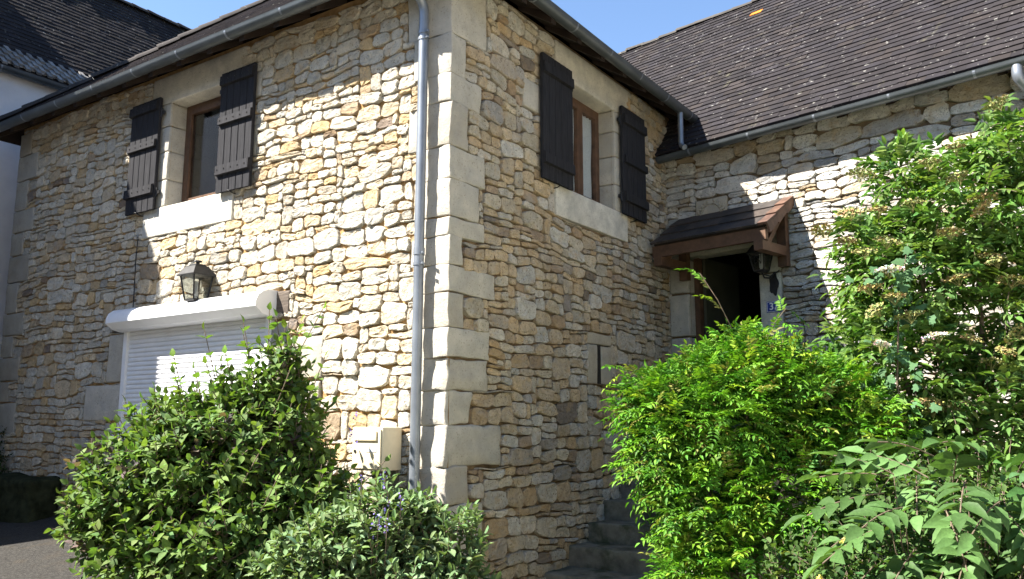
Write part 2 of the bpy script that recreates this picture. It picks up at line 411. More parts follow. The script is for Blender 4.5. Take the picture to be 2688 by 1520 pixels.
# unseen houses added behind the viewer: their fronts block skylight from the front wall
for i, (xa, xb, hh) in enumerate([(-17.0, -7.2, 5.9), (-7.0, 2.6, 6.3)]):
    oh = thing('lane_house', ['tall grey stone house across the lane, behind the viewer, farther left', 'tall grey stone house across the lane, directly behind the viewer'][i], 'house', ((xa + xb) / 2, -13, 0), 'houses across the lane')
    mb = MB(); mb.box(xa, xb, -18.5, -10.6, 0, hh); mb.build('wall', 'old_stone', oh)
    mb = MB(); mb.add([(xa - .2, -10.3, hh - .05), (xb + .2, -10.3, hh - .05), (xb + .2, -14.5, hh + 3.2), (xa - .2, -14.5, hh + 3.2), (xa - .2, -18.8, hh - .05), (xb + .2, -18.8, hh - .05)], [(0, 1, 2, 3), (3, 2, 5, 4)]); mb.build('roof', 'soffit_wood', oh)
    for yy in range(4):
        for zz in (0.9, 3.9):
            mb = MB(); x_ = xa + 1 + yy * 2.3; mb.box(x_, x_ + 1.0, -10.598, -10.55, zz, zz + 1.5); mb.build('window', 'shutter_wood', oh)
# unseen house added at the right to bounce sunlight onto the shaded side wall
fh = thing('facing_house', 'cream rendered house across the yard, beyond the right edge', 'house', (11.5, -4, 0))
mb = MB(); mb.box(8.6, 14.5, -13.0, 2.6, 0, 5.4); mb.build('wall', 'cream_render', fh)
mb = MB(); mb.add([(8.2, -13.4, 5.35), (8.2, 3.0, 5.35), (11.55, 3.0, 8.3), (11.55, -13.4, 8.3), (14.9, 3.0, 5.35), (14.9, -13.4, 5.35)], [(0, 3, 2, 1), (3, 5, 4, 2)], ()); mb.build('roof', 'soffit_wood', fh)
for yy in (-10.5, -7, -3.5, 0):
    for zz in (1.0, 3.4):
        mb = MB(); mb.box(8.56, 8.598, yy, yy + 0.95, zz, zz + 1.35); mb.build('window', 'shutter_wood', fh)

# ------------------------------------------------------------------ main house
EZ = 5.5
house = thing('main_house', 'two storey cream rubble stone house with dressed corner stones and roller shutter', 'house', (-3.7, 3.5, 0))
HA = [(-4.07, -3.17, 3.98, 5.22), (-4.66, -2.17, 0.2, 2.62)]
HB = [(2.06, 3.0, 3.98, 5.2), (2.53, 2.60, 2.0, 2.42)]
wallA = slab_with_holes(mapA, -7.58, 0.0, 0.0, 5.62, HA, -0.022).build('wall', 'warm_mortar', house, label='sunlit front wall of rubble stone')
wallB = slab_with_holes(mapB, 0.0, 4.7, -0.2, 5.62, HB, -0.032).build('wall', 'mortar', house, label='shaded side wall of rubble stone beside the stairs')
mb = MB(); mb.add([(-7.58, 0.022, 0), (-7.58, 8, 0), (-7.58, 8, 5.62), (-7.58, 0.022, 5.62)], [(0, 3, 2, 1)])
mb.add([(-7.58, 8, 0), (-0.022, 8, 0), (-0.022, 8, 5.62), (-7.58, 8, 5.62)], [(0, 3, 2, 1)])
mb.add([(-0.022, 4.7, 0), (-0.022, 8, 0), (-0.022, 8, 5.62), (-0.022, 4.7, 5.62)], [(0, 1, 2, 3)])
mb.build('wall', 'mortar', house)
CREAM = [(0.46, 0.43, 0.365), (0.43, 0.40, 0.335), (0.48, 0.45, 0.385), (0.40, 0.365, 0.30)]
# corner stones
JZ = [5.6, 4.95, 4.58, 4.33, 3.93, 3.64, 3.32, 3.15, 2.90, 2.67, 2.38, 2.13, 1.86, 1.58, 1.24, 0.95, 0.6, 0.3, -0.05]
LB = [0.5, 0.2, 0.43, 0.24, 0.5, 0.39, 0.47, 0.18, 0.65, 0.2, 0.57, 0.54, 0.33, 0.75, 0.28, 0.5, 0.3, 0.45]
LA = [0.5, 0.42, 0.33, 0.47, 0.3, 0.4, 0.28, 0.42, 0.31, 0.36, 0.30, 0.34, 0.38, 0.32, 0.4, 0.3, 0.4, 0.36]
maskA = [(-4.47, -2.87, 3.67, 5.56), (-4.9, -1.93, 0.0, 2.88)]
maskB = [(1.69, 3.3, 3.67, 5.56), (2.31, 2.85, 2.0, 2.54)]
for i in range(len(LB)):
    z1, z0 = JZ[i], JZ[i + 1]
    me = rough_box((-LA[i] + 0.008, -0.011, z0 + 0.003), (0.011, LB[i] - 0.008, z1 - 0.003), 0.008 + (0.012 if z0 < 1.9 else 0), 0.010 + (0.008 if z0 < 1.9 else 0), 5, rng.choice(CREAM))
    obj('quoin', me, 'dressed', house)
    maskA.append((-LA[i], 0.01, z0, z1)); maskB.append((-0.01, LB[i], z0, z1))
# left end quoins of the front wall
z = 0.5; k = 0
while z < 5.45:
    h = rng.uniform(0.25, 0.42); z1 = min(z + h, 5.6); w = 0.5 if k % 2 else 0.28; k += 1
    obj('quoin', mrough(mapA, -7.59, -7.55 + w, z + 0.006, z1 - 0.006, -0.2, 0.01, col=tuple(c * 0.86 for c in rng.choice(CREAM)), amp=0.006), 'dressed', house)
    maskA.append((-7.6, -7.55 + w, z, z1)); z = z1
# openings: sill, lintel, jambs
def surround(fn, u0, u1, z0, z1, s0, s1, teeth):
    obj('window_sill', mrough(fn, s0, s1, z0 - 0.31, z0 + 0.012, -0.24, 0.018, col=(0.62, 0.595, 0.52), amp=0.002, bev=0.008), 'dressed', house)
    obj('lintel', mrough(fn, s0 + 0.02, s1 + 0.1, z1, 5.56, -0.24, 0.014, col=(0.56, 0.53, 0.45), amp=0.002, bev=0.014), 'dressed', house)
    zz = [z0 + 0.014, z0 + 0.33, z0 + 0.66, z0 + 0.96, z1 - 0.004]
    for side in (0, 1):
        for i in range(4):
            ext = teeth[side][i]
            if side == 0: a, b = u0 - ext, u0
            else: a, b = u1, u1 + ext
            obj('jamb_stone', mrough(fn, a + 0.003, b - 0.003, zz[i] + 0.003, zz[i + 1] - 0.003, -0.24, 0.012, col=rng.choice(CREAM), amp=0.002, bev=0.016), 'dressed', house)
            (maskA if fn is mapA else maskB).append((a, b, zz[i], zz[i + 1]))
surround(mapA, -4.07, -3.17, 3.98, 5.22, -4.47, -2.87, ((0.4, 0.62, 0.4, 0.6), (0.32, 0.62, 0.32, 0.66)))
surround(mapB, 2.06, 3.0, 3.98, 5.2, 1.69, 3.29, ((0.37, 0.5, 0.95, 0.37), (0.3, 0.55, 0.3, 0.5)))
# garage surround
blocksA = [(-2.17, -1.93, 2.0, 2.56), (-2.17, -1.48, 1.45, 1.98), (-2.17, -1.75, 0.9, 1.43), (-2.17, -1.6, 0.3, 0.88), (-5.0, -4.68, 2.05, 2.6), (-5.42, -4.68, 1.62, 2.03), (-4.95, -4.68, 1.1, 1.6), (-5.3, -4.68, 0.6, 1.08), (-5.0, -4.68, 0.2, 0.58), (-1.9, -1.45, 2.0, 2.4)]
for (a, b, c, d) in blocksA:
    obj('jamb_stone', mrough(mapA, a + 0.005, b - 0.005, c + 0.005, d - 0.005, -0.2, 0.014, col=rng.choice(CREAM), amp=0.004, bev=0.016), 'dressed', house); maskA.append((a, b, c, d))
obj('timber_lintel', mrough(mapA, -4.95, -1.94, 2.62, 2.86, -0.2, 0.012, amp=0.008, bev=0.015, cuts=6), 'old_timber', house, label='weathered grey timber lintel behind the shutter box')
maskA = [m for m in maskA if m != (-4.9, -1.93, 0.0, 2.88)] + [(-4.68, -2.17, 0.0, 2.62), (-4.95, -1.94, 2.62, 2.86)]
# slit window in the side wall
for (a, b, c, d) in [(2.31, 2.53, 2.0, 2.42), (2.60, 2.85, 2.0, 2.42), (2.31, 2.85, 2.42, 2.54)]:
    obj('jamb_stone', mrough(mapB, a + 0.004, b - 0.002, c + 0.004, d - 0.002, -0.2, 0.008, col=(0.42, 0.375, 0.29), amp=0.008), 'dressed', house)
mb = MB(); mbox(mb, mapB, 2.532, 2.598, 2.0, 2.42, -0.05, 0.004); mb.build('slit_pane', 'plaster_dark', house)
# rubble
def sizeA(u, v):
    k = 1.0 + 0.28 * noise.noise(Vector((u * 0.7, v * 0.8, 3)))
    if u > -1.6 and v < 3: k *= 1.25
    if u < -4.8: k *= 0.9
    return k
def sizeB(u, v): return (1.12 if v < 2.6 else 0.98) * (1 + 0.25 * noise.noise(Vector((u * 0.8, v * 0.8, 8)))) * (1.0 if u < 3.2 else 0.9)
stA = pack(-7.54, 0.0, 0.3, 5.56, maskA, sizeA, (1.15, 2.4), 3)
stB = pack(0.0, 4.5, -0.04, 5.56, maskB, sizeB, (1.1, 2.4), 5)
rubble(house, [(mapA, wallA, stA, 2.0, PALA), (mapB, wallB, stB, 5.0, PALB)], 300)

def window(fn, u0, u1, z0, z1, curtain):
    mb = MB(); f = 0.055
    for (a, b, c, d) in [(u0, u0 + f, z0, z1), (u1 - f, u1, z0, z1), (u0 + f, u1 - f, z1 - f, z1), (u0 + f, u1 - f, z0, z0 + f)]: mbox(mb, fn, a, b, c, d, -0.26, -0.19)
    o = mb.build('window', 'brown_wood', house)
    um = (u0 + u1) / 2; s = 0.06
    for (a, b) in (((u0 + f, um - 0.002), (um + 0.002, u1 - f)) if curtain else ((u0 + f, u1 - f),)):
        mb = MB()
        for (p, q, c, d) in [(a, a + s, z0 + f, z1 - f), (b - s, b, z0 + f, z1 - f), (a + s, b - s, z1 - f - s, z1 - f), (a + s, b - s, z0 + f, z0 + f + s)]: mbox(mb, fn, p, q, c, d, -0.235, -0.175)
        mb.build('sash', 'brown_wood', o)
        mb = MB(); mbox(mb, fn, a + s, b - s, z0 + f + s, z1 - f - s, -0.212, -0.206); mb.build('pane', 'glass', o)
        if curtain:
            V = []; n = 30
            for j in range(9):
                for i in range(n + 1):
                    t = i / n; w = 0.016 * math.sin(t * 26 + 0.6 * math.sin(j)) ; ww = (b - a - 2 * s) * (0.98 - 0.3 * curtain * j / 8)
                    st = b - s - ww if a < um - 0.05 else a + s
                    V.append(fn(st + ww * t, z1 - f - s + 0.0 - j * (z1 - z0 - 2 * f - 2 * s) / 8, -0.232 + w * 0.8))
            Q = [(j * (n + 1) + i, (j + 1) * (n + 1) + i, (j + 1) * (n + 1) + i + 1, j * (n + 1) + i + 1) for j in range(8) for i in range(n)]
            obj('curtain', mesh_np('curtain', V, np.array(Q), None, True), 'curtain', o)
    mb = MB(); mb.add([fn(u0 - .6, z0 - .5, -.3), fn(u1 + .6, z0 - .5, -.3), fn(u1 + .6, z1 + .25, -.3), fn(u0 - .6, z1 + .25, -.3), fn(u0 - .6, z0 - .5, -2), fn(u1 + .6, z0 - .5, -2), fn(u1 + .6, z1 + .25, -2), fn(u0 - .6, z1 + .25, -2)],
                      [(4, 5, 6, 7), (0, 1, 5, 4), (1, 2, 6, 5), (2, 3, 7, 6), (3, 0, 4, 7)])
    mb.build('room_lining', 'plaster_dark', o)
window(mapA, -4.07, -3.17, 3.99, 5.22, 0)
window(mapB, 2.06, 3.0, 3.99, 5.2, 0.25)

def shutter(fn, u0, u1, z0, z1, bars, label, flip, bolts):
    cu = (u0 + u1) / 2; n = 5; w = (u1 - u0) / n
    me0 = None; root = None
    for i in range(n):
        mb = MB(); a = u0 + i * w + 0.003; b = u0 + (i + 1) * w - 0.003
        ring = lambda v: [fn(a, v, 0.048), fn(b, v, 0.048), fn(b, v, 0.07), fn(b - 0.005, v, 0.075), fn(a + 0.005, v, 0.075), fn(a, v, 0.07)]
        mb.loft([ring(z0 + rng.uniform(0, 0.004)), ring((z0 + z1) / 2), ring(z1)])
        if root is None:
            bk = MB(); mbox(bk, fn, u0 + 0.002, u1 - 0.002, z0 + 0.004, z1 - 0.004, 0.04, 0.048)
            root = bk.build('shutter', 'shutter_wood', house, label=label)
        mb.build('plank', 'shutter_wood', root)
    for (c, d) in bars:
        mb = MB(); a, b = u0 + (0.0 if flip < 0 else 0.02), u1 - (0.02 if flip < 0 else 0.0)
        ring = lambda u: [fn(u, c, 0.076), fn(u, d, 0.076), fn(u, d - 0.012, 0.104), fn(u, c + 0.008, 0.108)]
        mb.loft([ring(a), ring(a + 0.01), ring(b - 0.01), ring(b)])
        bt = mb.build('batten', 'shutter_wood', root)
        if bolts:
            for i in range(n):
                mb = MB(); p = fn(u0 + (i + 0.5) * w, (c + d) / 2, 0.104); q = fn(u0 + (i + 0.5) * w, (c + d) / 2, 0.114)
                mb.tube([p, q], [0.009, 0.006], 6); mb.build('bolt', 'black_iron', bt)
    hx = u1 if flip < 0 else u0
    for hz in (z0 + 0.2, z1 - 0.18):
        mb = MB(); s = 0.0 if flip < 0 else -0.05
        mbox(mb, fn, hx + s, hx + s + 0.05, hz - 0.02, hz + 0.02, 0.03, 0.05)
        mb.tube([fn(hx - 0.012 * flip, hz - 0.05, 0.05), fn(hx - 0.012 * flip, hz + 0.05, 0.05)], 0.012, 8)
        mb.build('hinge', 'black_iron', root)
    mb = MB(); e = u0 if flip < 0 else u1
    mb.tube([fn(cu, z0 - 0.035, -0.02), fn(cu, z0 - 0.03, 0.06), fn(cu - 0.01, z0 - 0.012, 0.10), fn(cu - 0.04, z0 - 0.004, 0.105)], 0.006, 6)
    mb.build('shutter_catch', 'black_iron', root)
Z3 = [(4.02 + 0.13, 4.02 + 0.25), (4.70, 4.80), (5.14, 5.26)]
shutter(mapA, -4.76, -4.2, 3.97, 5.29, Z3, 'dark plank shutter left of the front window', -1, True)
shutter(mapA, -3.09, -2.54, 3.97, 5.29, Z3, 'dark plank shutter right of the front window', 1, True)
shutter(mapB, 1.36, 1.95, 3.97, 5.27, [(4.12, 4.24), (5.06, 5.18)], 'dark plank shutter near the house corner', -1, False)
shutter(mapB, 3.09, 3.7, 3.97, 5.27, [(4.12, 4.24), (4.58, 4.68), (5.06, 5.18)], 'dark plank shutter nearest the inner corner', 1, False)

# garage roller shutter
mb = MB(); prof = [(0.0, 2.862), (0.09, 2.862), (0.17, 2.842), (0.225, 2.80), (0.25, 2.745), (0.253, 2.692), (0.246, 2.685), (0.17, 2.628), (0.09, 2.612), (0.0, 2.612)]
X0, X1 = -4.66, -2.13
mb.loft([[mapA(x, z, d) for (d, z) in prof] for x in (X0 + 0.012, X1 - 0.012)])
gd = mb.build('roller_shutter', 'white_plastic', house, angle=0.42, label='white roller shutter over the garage doorway')
for x in (X0, X1):
    mb = MB(); pc = (0.12, 2.735)
    big = [(pc[0] + (d - pc[0]) * 1.02, pc[1] + (z - pc[1]) * 1.02) for d, z in prof]; big = [(max(0, d), z) for d, z in big]
    mb.loft([[mapA(x + s, z, d) for (d, z) in big] for s in (-0.012, 0.012)]); mb.build('end_cap', 'white_plastic', gd)
for x in (-4.66, -2.235):
    mb = MB(); mbox(mb, mapA, x, x + 0.065, 0.4, 2.611, -0.02, 0.035); mb.build('guide_rail', 'white_plastic', gd)
sm = None
for i in range(44):
    z0 = 0.42 + i * 0.05
    if sm is None:
        mb = MB(); ring = lambda x: [(x, 0, 0.001), (x, -0.0, 0.042), (x, -0.006, 0.040), (x, -0.010, 0.030), (x, -0.010, 0.013), (x, -0.005, 0.004)]
        mb.loft([ring(-1.182), ring(1.182)]); mb.box(-1.182, 1.182, 0.002, 0.004, -0.008, 0.046); sm = mb.mesh('slat'); sm.materials.append(MATS['white_plastic'])
    o = obj('slat', sm, None, gd); o.location = (-3.415, 0.004, z0)

# gutters, pipes and eaves of the main house
def gutter(fn_line, p0, p1, out, r, parent, every, name='gutter', ends=True):
    """half-round gutter from p0 to p1 (top centre), out = horizontal outward direction"""
    p0, p1, out = Vector(p0), Vector(p1), Vector(out); up = Vector((0, 0, 1)); ax = (p1 - p0).normalized()
    prof = []
    for k in range(13):
        a = math.pi * k / 12; prof.append((-math.cos(a) * r, -math.sin(a) * r))
    prof += [(r + 0.004, 0.008), (r - 0.006, 0.012), (r - 0.008, 0.002)]
    inner = [(x * 0.96, z * 0.96 + 0.001) for x, z in reversed(prof[:13])]
    full = prof + inner
    mb = MB(); L = (p1 - p0).length; n = max(2, int(L / 1.0)); rings = []
    for i in range(n + 1):
        c = p0 + ax * (L * i / n); c = c + up * (0.004 * math.sin(i * 1.7))
        rings.append([c + out * x + up * z for x, z in full])
    mb.loft(rings); g = mb.build(name, 'gutter_zinc', parent, angle=0.7)
    s = every * 0.6
    while s < L:
        mb = MB(); c = p0 + ax * s
        mb.loft([[c + ax * w + out * (x * k) + up * (z * k) for x, z in prof[:13] for k in (1.03,)] + [c + ax * w + out * x + up * z for x, z in reversed(prof[:13])] for w in (-0.012, 0.012)])
        mb.build('bracket', 'zinc', g); s += every
    return g
gutter(None, (-7.95, -0.40, 5.48), (0.47, -0.40, 5.48), (0, -1, 0), 0.066, house, 0.82)
gutter(None, (0.40, -0.47, 5.482), (0.40, 4.62, 5.46), (1, 0, 0), 0.066, house, 0.72)
def pipe(pts, r, name, parent, bands=()):
    mb = MB()
    # rounded bends
    P = [Vector(p) for p in pts]; path = [P[0]]
    for a, b, c in zip(P, P[1:], P[2:]):
        d1 = min((b - a).length, (c - b).length) * 0.45
        s, e = b + (a - b).normalized() * min(0.09, d1), b + (c - b).normalized() * min(0.09, d1)
        for k in range(6): t = k / 5; path.append(s * (1 - t) ** 2 + b * 2 * t * (1 - t) + e * t * t)
    path.append(P[-1]); mb.tube(path, r, 16)
    o = mb.build(name, 'zinc', parent, angle=0.8)
    for (p, q) in bands:
        mb = MB(); mb.tube([p, q], r * 1.14, 16); mb.tube([Vector(p) + Vector((0.05, -0.02, 0.01)), Vector(p) + Vector((0.075, -0.03, 0.01))], 0.012, 6)
        mb.build('clip', 'zinc', o, angle=0.8)
    return o
pipe([(-0.245, -0.40, 5.43), (-0.245, -0.38, 5.40), (-0.245, -0.085, 5.24), (-0.245, -0.085, 4.9), (-0.255, -0.085, 3.0), (-0.265, -0.085, 0.35)], 0.043, 'downpipe', house,
     [((-0.245, -0.085, 4.90), (-0.245, -0.085, 4.925)), ((-0.245, -0.085, 4.955), (-0.245, -0.085, 4.985)), ((-0.255, -0.085, 2.90), (-0.255, -0.085, 2.925)), ((-0.255, -0.085, 2.99), (-0.255, -0.085, 3.05))])
pipe([(0.40, 4.04, 5.42), (0.40, 4.04, 4.98), (0.47, 3.98, 4.93)], 0.034, 'downpipe', house)
PIT = math.radians(41); TP = math.tan(PIT)
# roof deck: hip roof, footprint with overhang
rx0, rx1, ry0, ry1 = -7.98, 0.38, -0.38, 7.6; hw_ = (ry1 - ry0) / 2; rz = EZ + hw_ * TP
cR = [(rx0, ry0, EZ), (rx1, ry0, EZ), (rx1, ry1, EZ), (rx0, ry1, EZ)]
rg0, rg1 = (rx0 + hw_, ry0 + hw_, rz), (rx1 - hw_, ry0 + hw_, rz)
mb = MB(); mb.add(cR + [rg0, rg1], [(0, 1, 5, 4), (2, 3, 4, 5)], [(1, 2, 5), (3, 0, 4)])
roof = mb.build('roof', 'soffit_wood', house)
mb = MB()
mb.add([(rx0, ry0, EZ - .03), (rx1, ry0, EZ - .03), (rx1 - .42, ry0 + .42, EZ - .03 + .2), (rx0 + .42, ry0 + .42, EZ - .03 + .2), (rx1, ry1, EZ - .03), (rx1 - .42, ry1 - .42, EZ + .17)], [(0, 1, 2, 3), (1, 4, 5, 2)])
mb.build('soffit', 'soffit_wood', house)
for i in range(16):
    mb = MB(); x = -7.6 + i * 0.52; mb.box(x - 0.04, x + 0.04, -0.36, 0.02, 0, 0.1, fn=lambda a, b, c: (a, b, EZ - 0.14 + (b + 0.38) * TP * 0.75 + c)); mb.build('rafter', 'soffit_wood', house)
for i in range(10):
    mb = MB(); y = 0.1 + i * 0.5; mb.box(-0.02, 0.36, y - 0.04, y + 0.04, 0, 0.1, fn=lambda a, b, c: (a, b, EZ - 0.14 + (0.38 - a) * TP * 0.75 + c)); mb.build('rafter', 'soffit_wood', house)

# ------------------------------------------------------------------ roof tiles
def tile_mesh(w, g, t, col):
    L = g * 1.9
    V = [(-w / 2, 0, 0.3 * t), (w / 2, 0, 0.3 * t), (w / 2, L, -0.4 * t), (-w / 2, L, -0.4 * t), (-w / 2, 0, 1.6 * t), (w / 2, 0, 1.6 * t), (w / 2, L, 0.5 * t), (-w / 2, L, 0.5 * t)]
    Q = [(4, 5, 6, 7), (0, 1, 5, 4), (1, 2, 6, 5), (3, 0, 4, 7)]
    V = np.array(V); V[4:6, 1] += 0.006
    return V, np.array(Q), np.tile(np.array(col), (8, 1))
def tile_roof(parent, origin, ud, vd, rows, urange, w, g, t, cols, limit, seed, skip=None, special=None, first=0.0, tw=None):
    r = random.Random(seed); origin, ud, vd = Vector(origin), Vector(ud).normalized(), Vector(vd).normalized(); nd = ud.cross(vd).normalized()
    lst = []
    for k in range(rows):
        v = first + k * g; a, b = urange(v)
        u = math.floor(a / w) * w + (0.5 * w if k % 2 else 0)
        while u < b:
            if u + w * 0.5 > a and u - w * 0.5 < b and not (skip and skip(u, v)):
                lst.append((u + r.uniform(-.004, .004), v + r.uniform(-.006, .006), r.uniform(-.02, .02), r.uniform(0, .005), r.randrange(len(cols)), r.uniform(0.96, 0.995)))
            u += w
    lst.sort(key=lambda e: (origin + ud * e[0] + vd * e[1] - CAM).length + (50 if not (lambda q: abs(q.dot(RH) / q.dot(FW)) < 0.62 and -0.36 < q.dot(UP) / q.dot(FW) < 0.36)(origin + ud * e[0] + vd * e[1] - CAM) else 0))
    base = [tile_mesh(tw or w, g, t, c) for c in cols]; shared = []
    for V, Q, C in base:
        me = mesh_np('tile', V, Q, C); me.materials.append(MATS['tile']); shared.append(me)
    R = np.array([ud, vd, nd])
    bulkV = []; bulkC = []
    for i, (u, v, rot, lift, ci, ws) in enumerate(lst):
        if special and special(u, v): ci = len(cols) - 1
        elif special and ci == len(cols) - 1: ci = 0
        c, s = math.cos(rot), math.sin(rot)
        if i < limit:
            o = obj('tile', shared[ci], None, parent)
            m = Matrix((ud * c + vd * s, vd * c - ud * s, nd)).transposed().to_4x4(); m.translation = origin + ud * u + vd * v + nd * lift
            o.matrix_basis = m
        else:
            V = base[ci][0] * np.array([ws, 1, 1]); x = V[:, 0] * c - V[:, 1] * s + u; y = V[:, 0] * s + V[:, 1] * c + v
            bulkV.append(np.stack([x, y, V[:, 2] + lift], 1) @ R + np.array(origin)); bulkC.append(base[ci][2] * r.uniform(0.75, 1.25))
    if bulkV:
        n = len(bulkV); Q = (base[0][1][None] + (np.arange(n) * 8)[:, None, None]).reshape(-1, 4)
        obj('roof_tiles', mesh_np('roof_tiles', np.concatenate(bulkV), Q, np.concatenate(bulkC)), 'tile', parent, kind='stuff')
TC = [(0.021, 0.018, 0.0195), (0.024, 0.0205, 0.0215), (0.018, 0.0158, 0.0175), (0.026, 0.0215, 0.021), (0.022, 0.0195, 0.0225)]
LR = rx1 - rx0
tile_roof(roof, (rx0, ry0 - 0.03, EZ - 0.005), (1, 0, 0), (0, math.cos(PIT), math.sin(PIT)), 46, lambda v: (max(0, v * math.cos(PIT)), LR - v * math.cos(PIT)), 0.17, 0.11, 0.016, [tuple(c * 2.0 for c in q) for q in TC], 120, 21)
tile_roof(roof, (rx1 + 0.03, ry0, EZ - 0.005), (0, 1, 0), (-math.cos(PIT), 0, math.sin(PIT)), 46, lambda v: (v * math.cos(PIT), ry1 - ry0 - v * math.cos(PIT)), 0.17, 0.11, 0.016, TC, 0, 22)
def ridge_caps(parent, p0, p1, n, r=0.09, mat='tile', col=(0.045, 0.04, 0.038)):
    p0, p1 = Vector(p0), Vector(p1); ax = (p1 - p0) / n; d = ax.normalized(); side = d.cross(Vector((0, 0, 1))).normalized(); up = side.cross(d)
    mb = MB()
    for e, f in ((0.0, 1.0), (1.02, 0.9)):
        pass
    ring = lambda t, k: [ax * t + side * (math.cos(a) * r * k * 1.25) + up * (math.sin(a) * r * k) for a in [math.pi * i / 8 for i in range(9)]]
    mb.loft([ring(0, 1.06), ring(0.08, 1.08), ring(0.5, 0.98), ring(1.03, 0.92)], closed=False, caps=False, col=col)
    me = mb.mesh('ridge_tile', True); me.materials.append(MATS[mat])
    for i in range(n):
        o = obj('ridge_tile', me, None, parent); q = p0 + ax * i; o.location = (q.x + rng.uniform(-.008, .008), q.y, q.z + rng.uniform(-.012, .012))
ridge_caps(roof, (rx0, ry0, EZ + 0.02), (rg0[0], rg0[1], rg0[2] + 0.02), 20)
ridge_caps(roof, (rx1, ry0, EZ + 0.02), (rg1[0], rg1[1], rg1[2] + 0.02), 20)

# ------------------------------------------------------------------ wing with the entrance door
wing = thing('wing_house', 'lower pale stone wing with dark tiled roof and open front door, on the right', 'house', (2.6, 5.5, 0))
HC = [(0.30, 1.26, 1.6, 3.72)]
maskC = [(0.02, 1.54, 1.55, 3.95), (0.44, 0.90, 3.9, 4.34)]
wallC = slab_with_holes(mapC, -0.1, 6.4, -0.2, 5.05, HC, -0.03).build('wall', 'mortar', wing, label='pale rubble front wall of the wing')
mb = MB(); pe = mapC(6.4, 0, -0.022); pb = mapC(6.4, 0, -5.2); pc = mapC(-0.1, 0, -5.2); zt = Vector((0, 0, 5.05)); mid = mapC(6.4, 7.8, -2.44)
mb.add([pe, pb, pb + zt, pe + zt, pc, pc + zt, mid], [(0, 1, 2, 3), (1, 4, 5, 2)], [(3, 2, 6)]); mb.build('wall', 'mortar', wing)
for (a, b, c, d) in [(0.03, 0.29, 3.2, 3.62), (0.02, 0.24, 2.66, 3.18), (0.02, 0.29, 2.1, 2.64), (0.02, 0.24, 1.55, 2.08)]:
    obj('jamb_stone', mrough(mapC, a, 0.296, c + 0.004, d - 0.004, -0.22, 0.016, col=rng.choice(CREAM), amp=0.003), 'dressed', wing)
for (c, d) in [(1.55, 2.3), (2.31, 3.3), (3.31, 3.62)]:
    obj('jamb_stone', mrough(mapC, 1.264, 1.535, c + 0.003, d - 0.003, -0.22, 0.016, col=(0.60, 0.57, 0.48), amp=0.002), 'dressed', wing)
obj('lintel', mrough(mapC, 0.02, 1.54, 3.64, 3.94, -0.22, 0.012, col=(0.50, 0.47, 0.39)), 'dressed', wing)
mb = MB()
for (a, b, c, d) in [(0.30, 0.37, 1.6, 3.72), (1.20, 1.26, 1.6, 3.72), (0.37, 1.20, 3.65, 3.72)]: mbox(mb, mapC, a, b, c, d, -0.2, -0.12)
dr = mb.build('door', 'brown_wood', wing, label='open brown framed entrance door')
mb = MB(); mbox(mb, mapC, 0.375, 0.415, 1.63, 3.64, -1.0, -0.2); mb.build('door_leaf', 'door_paint', dr)
mb = MB()
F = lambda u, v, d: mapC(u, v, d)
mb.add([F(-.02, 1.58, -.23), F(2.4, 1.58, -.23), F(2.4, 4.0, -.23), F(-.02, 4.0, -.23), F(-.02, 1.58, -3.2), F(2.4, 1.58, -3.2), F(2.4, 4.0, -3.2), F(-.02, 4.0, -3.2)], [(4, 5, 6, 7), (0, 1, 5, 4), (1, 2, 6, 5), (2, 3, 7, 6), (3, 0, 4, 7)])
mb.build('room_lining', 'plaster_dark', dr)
def sizeC(u, v): return (0.78 if v < 4.3 else 1.15) * (1 + 0.3 * noise.noise(Vector((u * 0.9, v, 5)))) * (1.0 if u < 1.3 else 1.12)
stC = pack(0.0, 5.6, 0.2, 5.0, maskC, sizeC, (1.5, 3.4), 9)
rubble(wing, [(mapC, wallC, stC, 12.0, PALC)], 300)
WP = math.radians(50); WL = 3.86
eC = mapC(0, 4.95, 0.27); upC = (-CN * math.cos(WP) + Vector((0, 0, 1)) * math.sin(WP))
mb = MB(); q = [eC + CD * -2.9, eC + CD * 6.7, eC + CD * 6.7 + upC * WL, eC + CD * -2.9 + upC * WL]
bk = mapC(0, 4.95, -5.3)
mb.add(q + [bk + CD * 6.7, bk + CD * -2.9], [(0, 1, 2, 3), (3, 2, 4, 5)])
wroof = mb.build('roof', 'soffit_wood', wing)
tile_roof(wroof, eC - upC * 0.03 + Vector((0, 0, 0.012)), CD, upC, 37, lambda v: (-2.75, 6.6), 0.19, 0.105, 0.021, TC + [(0.42, 0.13, 0.02)], 300, 31,
          skip=lambda u, v: u < -0.1 - v * math.cos(WP) * 0.9, special=lambda u, v: 0.27 < u < 0.42 and 3.3 < v < 3.38)
ridge_caps(wroof, eC + CD * -2.9 + upC * (WL + 0.0) + Vector((0, 0, 0.0)), eC + CD * 6.7 + upC * (WL + 0.0), 28, 0.07, col=(0.06, 0.055, 0.05))
mb = MB(); a0, a1 = mapC(0.02, 4.93, 0.25), mapC(6.6, 4.93, 0.25); b0, b1 = mapC(0.02, 5.05, -0.03), mapC(6.6, 5.05, -0.03)
mb.add([a0, a1, b1, b0], [(0, 1, 2, 3)]); mb.build('soffit', 'soffit_wood', wing)
for i in range(12):
    mb = MB(); s = 0.35 + i * 0.52; mb.box(s - .04, s + .04, -0.02, 0.24, 0, 0.08, fn=lambda u, d, z: mapC(u, 4.84 + z + (0.24 - d) * 0.5, d)); mb.build('rafter', 'soffit_wood', wing)
gC0, gC1 = mapC(0.10, 4.90, 0.29), mapC(6.6, 4.93, 0.29)
gutter(None, gC0, gC1, CN, 0.062, wing, 0.80)
P = lambda u, v, d: mapC(u, v, d)
